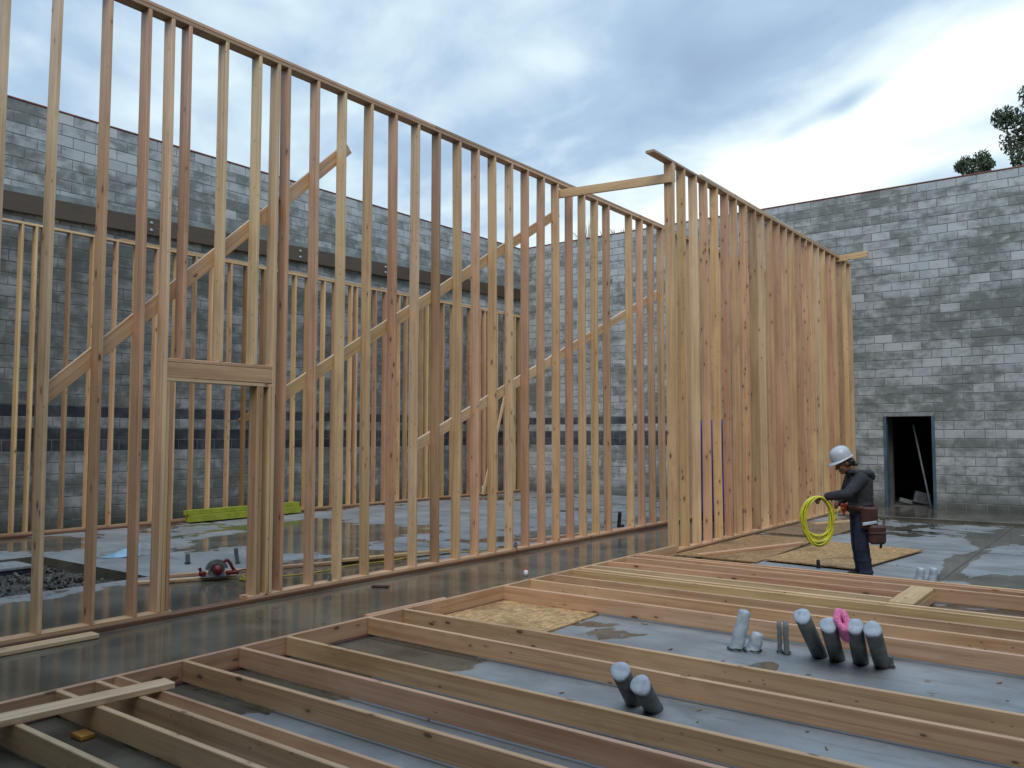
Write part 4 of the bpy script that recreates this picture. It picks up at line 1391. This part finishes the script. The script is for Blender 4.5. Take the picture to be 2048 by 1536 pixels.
# body frame: +x towards the worker's front (picture left), +y his left side ... built in local metres, z up
WL = Vector((-2.76, 10.56, 0.0))
fx = -camR
fy = Vector((0, 0, 1)).cross(fx)
WM = Matrix((fx, fy, Vector((0, 0, 1)))).transposed().to_4x4()
wk = empty('person', WL, 'worker in a white hard hat, charcoal hooded jacket and jeans holding a yellow coil', 'person')
HIP_L, HIP_R = (-.02, .085, .80), (-.02, -.085, .80)
KN_L, KN_R = (.025, .10, .43), (-.01, -.095, .43)
AN_L, AN_R = (-.02, .11, .075), (-.055, -.10, .075)
SH_L, SH_R = (.045, .175, 1.185), (.015, -.175, 1.185)
EL_L, WR_L = (.225, .225, 1.015), (.445, .10, .975)
EL_R, WR_R = (.08, -.25, .94), (.22, -.10, .885)
HEAD = Vector((.185, 0, 1.385))
HT = R(32)                       # the head is bowed


def hp(x, y, z):
    """point in head coordinates (x forward, z up) turned with the bowed head"""
    return HEAD + Vector((x * math.cos(HT) + z * math.sin(HT), y, -x * math.sin(HT) + z * math.cos(HT)))


def hand(bm, wr, fwd, side, dn):
    wr, fwd, side, dn = Vector(wr), Vector(fwd).normalized(), Vector(side).normalized(), Vector(dn).normalized()
    add_capsule(bm, wr, .026, wr + fwd * .03, .028)
    for k in range(4):
        o = side * ((k - 1.5) * .018)
        add_capsule(bm, wr + fwd * .02 + o * .7, .014, wr + fwd * .088 + o, .0115)
        L = (.034, .040, .037, .028)[k]
        a = wr + fwd * .088 + o
        b = a + (fwd * .55 + dn * .8).normalized() * L
        c = b + (dn * .9 - fwd * .4).normalized() * L * .8
        d = c + (-fwd * .9 + dn * .1).normalized() * L * .6
        add_capsule(bm, a, .0105, b, .0095, 8)
        add_capsule(bm, b, .0095, c, .0085, 8)
        add_capsule(bm, c, .0085, d, .0075, 8)
    t0 = wr + fwd * .03 - side * .030
    t1 = t0 + (fwd * .7 + dn * .7 - side * .2).normalized() * .04
    t2 = t1 + (fwd * .3 + dn * .9 + side * .2).normalized() * .03
    add_capsule(bm, t0, .014, t1, .0115, 8)
    add_capsule(bm, t1, .0115, t2, .0095, 8)


def body_fn(bm):
    # head
    add_ell(bm, hp(0, 0, .02), (.098, .076, .108), (0, HT, 0))
    add_ell(bm, hp(.035, 0, -.055), (.062, .058, .075), (0, HT, 0))
    add_ell(bm, hp(.075, 0, -.105), (.026, .030, .022), (0, HT, 0))
    add_capsule(bm, hp(.088, 0, .005), .010, hp(.113, 0, -.036), .015, 8)
    add_ell(bm, hp(.097, 0, -.078), (.012, .024, .009), (0, HT, 0))
    add_capsule(bm, hp(.085, -.045, .022), .012, hp(.085, .045, .022), .012, 8)
    for s in (-1, 1):
        add_ell(bm, hp(-.005, s * .078, -.02), (.020, .010, .032), (0, HT, 0))
        add_ell(bm, hp(.075, s * .040, -.04), (.020, .020, .022), (0, HT, 0))
    add_capsule(bm, hp(-.03, 0, -.06), .056, (.035, 0, 1.22), .062)
    # trunk
    add_capsule(bm, (.03, 0, 1.20), .075, (.02, 0, 1.12), .115)
    add_capsule(bm, (.02, -.07, 1.12), .11, (-.01, -.055, .88), .10)
    add_capsule(bm, (.02, .07, 1.12), .11, (-.01, .055, .88), .10)
    add_capsule(bm, (-.015, -.06, .86), .105, (-.02, .06, .82), .11)
    for (h_, k_, a_) in ((HIP_L, KN_L, AN_L), (HIP_R, KN_R, AN_R)):
        add_capsule(bm, h_, .088, k_, .058)
        add_capsule(bm, k_, .058, a_, .040)
        add_capsule(bm, Vector(a_) + Vector((-.02, 0, -.035)), .036, Vector(a_) + Vector((.14, .01, -.045)), .028)
    for (s_, e_, w_) in ((SH_R, EL_R, WR_R), (SH_L, EL_L, WR_L)):
        add_capsule(bm, (.03, s_[1] * .4, 1.17), .07, s_, .058)
        add_capsule(bm, s_, .052, e_, .040)
        add_capsule(bm, e_, .040, w_, .027)
    hand(bm, WR_L, Vector(WR_L) - Vector(EL_L) + Vector((0, 0, -.02)), (0, 1, 0.2), (0, 0, -1))
    hand(bm, WR_R, Vector(WR_R) - Vector(EL_R), (0, -.2, 1), (0, 1, 0))


fused('body', body_fn, M_SKIN, .0062, wk, WM, WL, 2)


def jacket_fn(bm):
    add_capsule(bm, (.025, 0, 1.215), .082, (.02, 0, 1.13), .13)
    add_capsule(bm, (.015, -.07, 1.13), .135, (-.015, -.05, .90), .128)
    add_capsule(bm, (.015, .07, 1.13), .135, (-.015, .05, .90), .128)
    add_capsule(bm, (-.045, 0, 1.16), .12, (-.035, 0, 1.00), .13)
    add_ell(bm, (-.012, 0, .815), (.150, .185, .07))
    for (s_, e_, w_) in ((SH_R, EL_R, WR_R), (SH_L, EL_L, WR_L)):
        s_, e_, w_ = Vector(s_), Vector(e_), Vector(w_)
        add_capsule(bm, (.01, s_.y * .45, 1.17), .095, s_, .085)
        add_capsule(bm, s_, .082, e_, .066)
        add_capsule(bm, e_, .066, e_ + (w_ - e_) * .86, .050)
        # creased cloth
        for q in (.25, .5, .8):
            p = s_ + (e_ - s_) * q
            add_ell(bm, p + Vector((0, 0, -.012)), (.078, .080, .03), (0, R(40), 0))
        for q in (.25, .55, .85):
            p = e_ + (w_ - e_) * q
            add_ell(bm, p, (.025, .062 - q * .012, .062 - q * .012), (0, .2, 0))
    for z_ in (.88, .95, 1.03):
        add_ell(bm, (-.012, 0, z_), (.148, .190, .028), (0, random.uniform(-.15, .15), 0))


jk = fused('jacket', jacket_fn, M_JACKET, .010, wk, WM, WL, 3)


def hood_fn(bm):
    for i in range(13):
        a = math.pi * (0.18 + 1.64 * i / 12)
        r_ = .125
        p = Vector((.015 + r_ * math.cos(a) * .95, r_ * math.sin(a), 1.245 - .045 * math.cos(a) * -1 * .3))
        add_ell(bm, p + Vector((-.03 if math.cos(a) < 0 else 0, 0, .01)), (.042, .045, .036 + .012 * max(0, -math.cos(a))))
    add_ell(bm, (-.125, 0, 1.235), (.055, .095, .060), (0, R(-25), 0))
    add_ell(bm, (-.155, 0, 1.200), (.035, .075, .050), (0, R(-30), 0))


hd = fused('hood', hood_fn, M_JACKET, .009, jk, WM, WL, 2)


def jeans_fn(bm):
    add_capsule(bm, (-.015, -.06, .86), .118, (-.02, .06, .82), .122)
    for (h_, k_, a_) in ((HIP_L, KN_L, AN_L), (HIP_R, KN_R, AN_R)):
        h_, k_, a_ = Vector(h_), Vector(k_), Vector(a_)
        add_capsule(bm, h_, .104, k_, .080)
        add_capsule(bm, k_, .080, a_ + Vector((0, 0, .0)), .072)
        for q in (.2, .55, .95):
            p = k_ + (a_ - k_) * q
            add_ell(bm, p, (.086, .084, .022), (0, random.uniform(-.3, .3), 0))


fused('jeans', jeans_fn, M_JEANS, .010, wk, WM, WL, 3)


def boot_fn(a_):
    def fn(bm):
        a2 = Vector(a_)
        add_capsule(bm, a2 + Vector((0, 0, .03)), .055, a2 + Vector((-.01, 0, -.02)), .052)
        add_capsule(bm, a2 + Vector((-.03, 0, -.032)), .043, a2 + Vector((.15, .01, -.038)), .037)
    return fn


fused('boot', boot_fn(AN_L), M_BOOT, .009, wk, WM, WL, 2)
fused('boot', boot_fn(AN_R), M_BOOT, .009, wk, WM, WL, 2)


def hair_fn(bm):
    add_ell(bm, hp(-.028, 0, .015), (.092, .084, .105), (0, HT, 0))
    add_ell(bm, hp(-.070, 0, -.055), (.045, .068, .060), (0, HT, 0))
    for s in (-1, 1):
        add_ell(bm, hp(-.035, s * .068, -.03), (.030, .016, .045), (0, HT, 0))
    for k in range(16):
        add_ell(bm, hp(-.075 + random.uniform(-.03, .03), random.uniform(-.06, .06), -.06 + random.uniform(-.045, .05)), (.022, .022, .022))


fused('hair', hair_fn, M_HAIR, .007, wk, WM, WL, 1)

# hard hat
hh = None
bm = bmesh.new()
rings = []
for (rr, h) in ((1.00, .0), (1.0, .012), (.985, .045), (.92, .082), (.78, .112), (.56, .132), (.30, .143), (.08, .147)):
    ring = []
    for k in range(32):
        a = 2 * math.pi * k / 32
        # a shallow ridge runs front to back over the crown
        rid = .006 * math.exp(-((math.sin(a) * rr * .1) / .018) ** 2) if h > .03 else 0
        ring.append(bm.verts.new((.128 * rr * math.cos(a), .106 * rr * math.sin(a), h + rid)))
    rings.append(ring)
for i in range(len(rings) - 1):
    for k in range(32):
        bm.faces.new((rings[i][k], rings[i][(k + 1) % 32], rings[i + 1][(k + 1) % 32], rings[i + 1][k]))
bm.faces.new(rings[-1])
brim = []
for (e, h) in ((0.0, 0.0), (1.0, -.012), (1.0, -.017), (0.0, -.006)):
    ring = []
    for k in range(32):
        a = 2 * math.pi * k / 32
        ext = (.012 + .055 * max(0, math.cos(a)) ** 1.5) * e
        ring.append(bm.verts.new((.128 * math.cos(a) + ext * math.cos(a), (.106 + ext) * math.sin(a), h - .010 * e * max(0, math.cos(a)))))
    brim.append(ring)
for i in range(3):
    for k in range(32):
        bm.faces.new((brim[i][k], brim[i][(k + 1) % 32], brim[i + 1][(k + 1) % 32], brim[i + 1][k]))
HM = WM @ Matrix.Translation(hp(-.012, 0, .042)) @ Euler((0, HT - R(8), 0)).to_matrix().to_4x4()
bmesh.ops.transform(bm, matrix=HM, verts=bm.verts)
hat = bm_obj('hard_hat', bm, M_HAT, wk, WL, True)


# tool belt with pouches, hammer and tape
def belt_part(name, fn, mat, parent, smooth=False):
    bm = bmesh.new()
    fn(bm)
    bmesh.ops.transform(bm, matrix=WM, verts=bm.verts)
    return bm_obj(name, bm, mat, parent, WL, smooth)


def belt_band(bm):
    rows = []
    for (k, z) in ((1.0, .800), (1.0, .865), (1.06, .865), (1.06, .800)):
        rows.append([bm.verts.new((-.015 + .158 * k * math.cos(2 * math.pi * i / 32), .192 * k * math.sin(2 * math.pi * i / 32), z + .012 * math.sin(2 * math.pi * i / 32 * 2))) for i in range(32)])
    for q in range(4):
        for i in range(32):
            bm.faces.new((rows[q][i], rows[q][(i + 1) % 32], rows[(q + 1) % 4][(i + 1) % 32], rows[(q + 1) % 4][i]))


belt = belt_part('tool_belt', belt_band, M_LEATHER, wk, True)
# y positive is the worker's left, towards the camera
def pouch(x0, x1, y0, y1, z0, z1, ang):
    def fn(bm):
        bm_box(bm, x0, x1, y0, y1, z0, z1, .018, Matrix.Rotation(ang, 4, 'Y'))
    return fn
CAMSIDE = 1 if (WM.to_3x3() @ Vector((0, 1, 0))).dot(camF) < 0 else -1
s_ = CAMSIDE
belt_part('pouch', lambda b: bm_box(b, -.125, .060, min(s_ * .16, s_ * .235), max(s_ * .16, s_ * .235), .60, .865, .022), M_LEATHER, belt)
belt_part('pouch', lambda b: bm_box(b, -.185, .005, min(s_ * .215, s_ * .31), max(s_ * .215, s_ * .31), .44, .66, .026), M_LEATHER, belt)
belt_part('pouch_flap', lambda b: bm_box(b, -.19, .010, min(s_ * .212, s_ * .318), max(s_ * .212, s_ * .318), .555, .580, .008), M_LEATHER, belt)
belt_part('steel_square', lambda b: bm_box(b, -.19, -.02, min(s_ * .25, s_ * .27), max(s_ * .25, s_ * .27), .655, .690, .004, Matrix.Rotation(R(8), 4, 'Y')), M_TAPE, belt)
belt_part('hammer_handle', lambda b: cyl_pts(b, (-.205, s_ * .20, .72), (-.15, s_ * .21, .385), .011, .015, 10), M_LEATHER, belt, True)
belt_part('hammer_head', lambda b: (cyl_pts(b, (-.16, s_ * .20, .725), (-.25, s_ * .20, .735), .014, .012, 10),), M_DARKSTEEL, belt)
belt_part('red_tool', lambda b: (bm_box(b, .15, .225, -.02, .02, .80, .89, .014), cyl_pts(b, (.19, 0, .80), (.185, 0, .74), .014, .012, 10)), M_BRIGHTRED, belt)

# coil of yellow hose hanging from the worker's right hand
coil = bmesh.new()
hc = Vector((.530, .095, .70))
for k in range(14):
    rx, rz = random.uniform(.140, .200), random.uniform(.225, .290)
    ox, oy, oz = random.uniform(-.010, .010), random.uniform(-.030, .030), random.uniform(-.004, .004)
    tl = random.uniform(-.10, .10)
    pts = []
    top = hc.z + .275
    for i in range(40):
        a = 2 * math.pi * i / 40
        x_, z_ = rx * math.sin(a), rz * math.cos(a)
        wob = .006 * math.sin(3 * a + k)
        pts.append(Vector((hc.x + ox + x_ + tl * z_ * .35 + wob, hc.y + oy + tl * x_ * .4, top - rz + z_ + oz)))
    tube(coil, pts, .0095, 7, True)
tube(coil, spline([(.46, .09, .95), (.37, .08, .80), (.33, .06, .70), (.26, .03, .80), (.20, .02, .84)], 6), .008, 7)
bmesh.ops.transform(coil, matrix=WM, verts=coil.verts)
tag(bm_obj('hose_coil', coil, M_YELLOW, None, WL, True), 'coil of bright yellow hose hanging from the hand of the worker', 'hose')
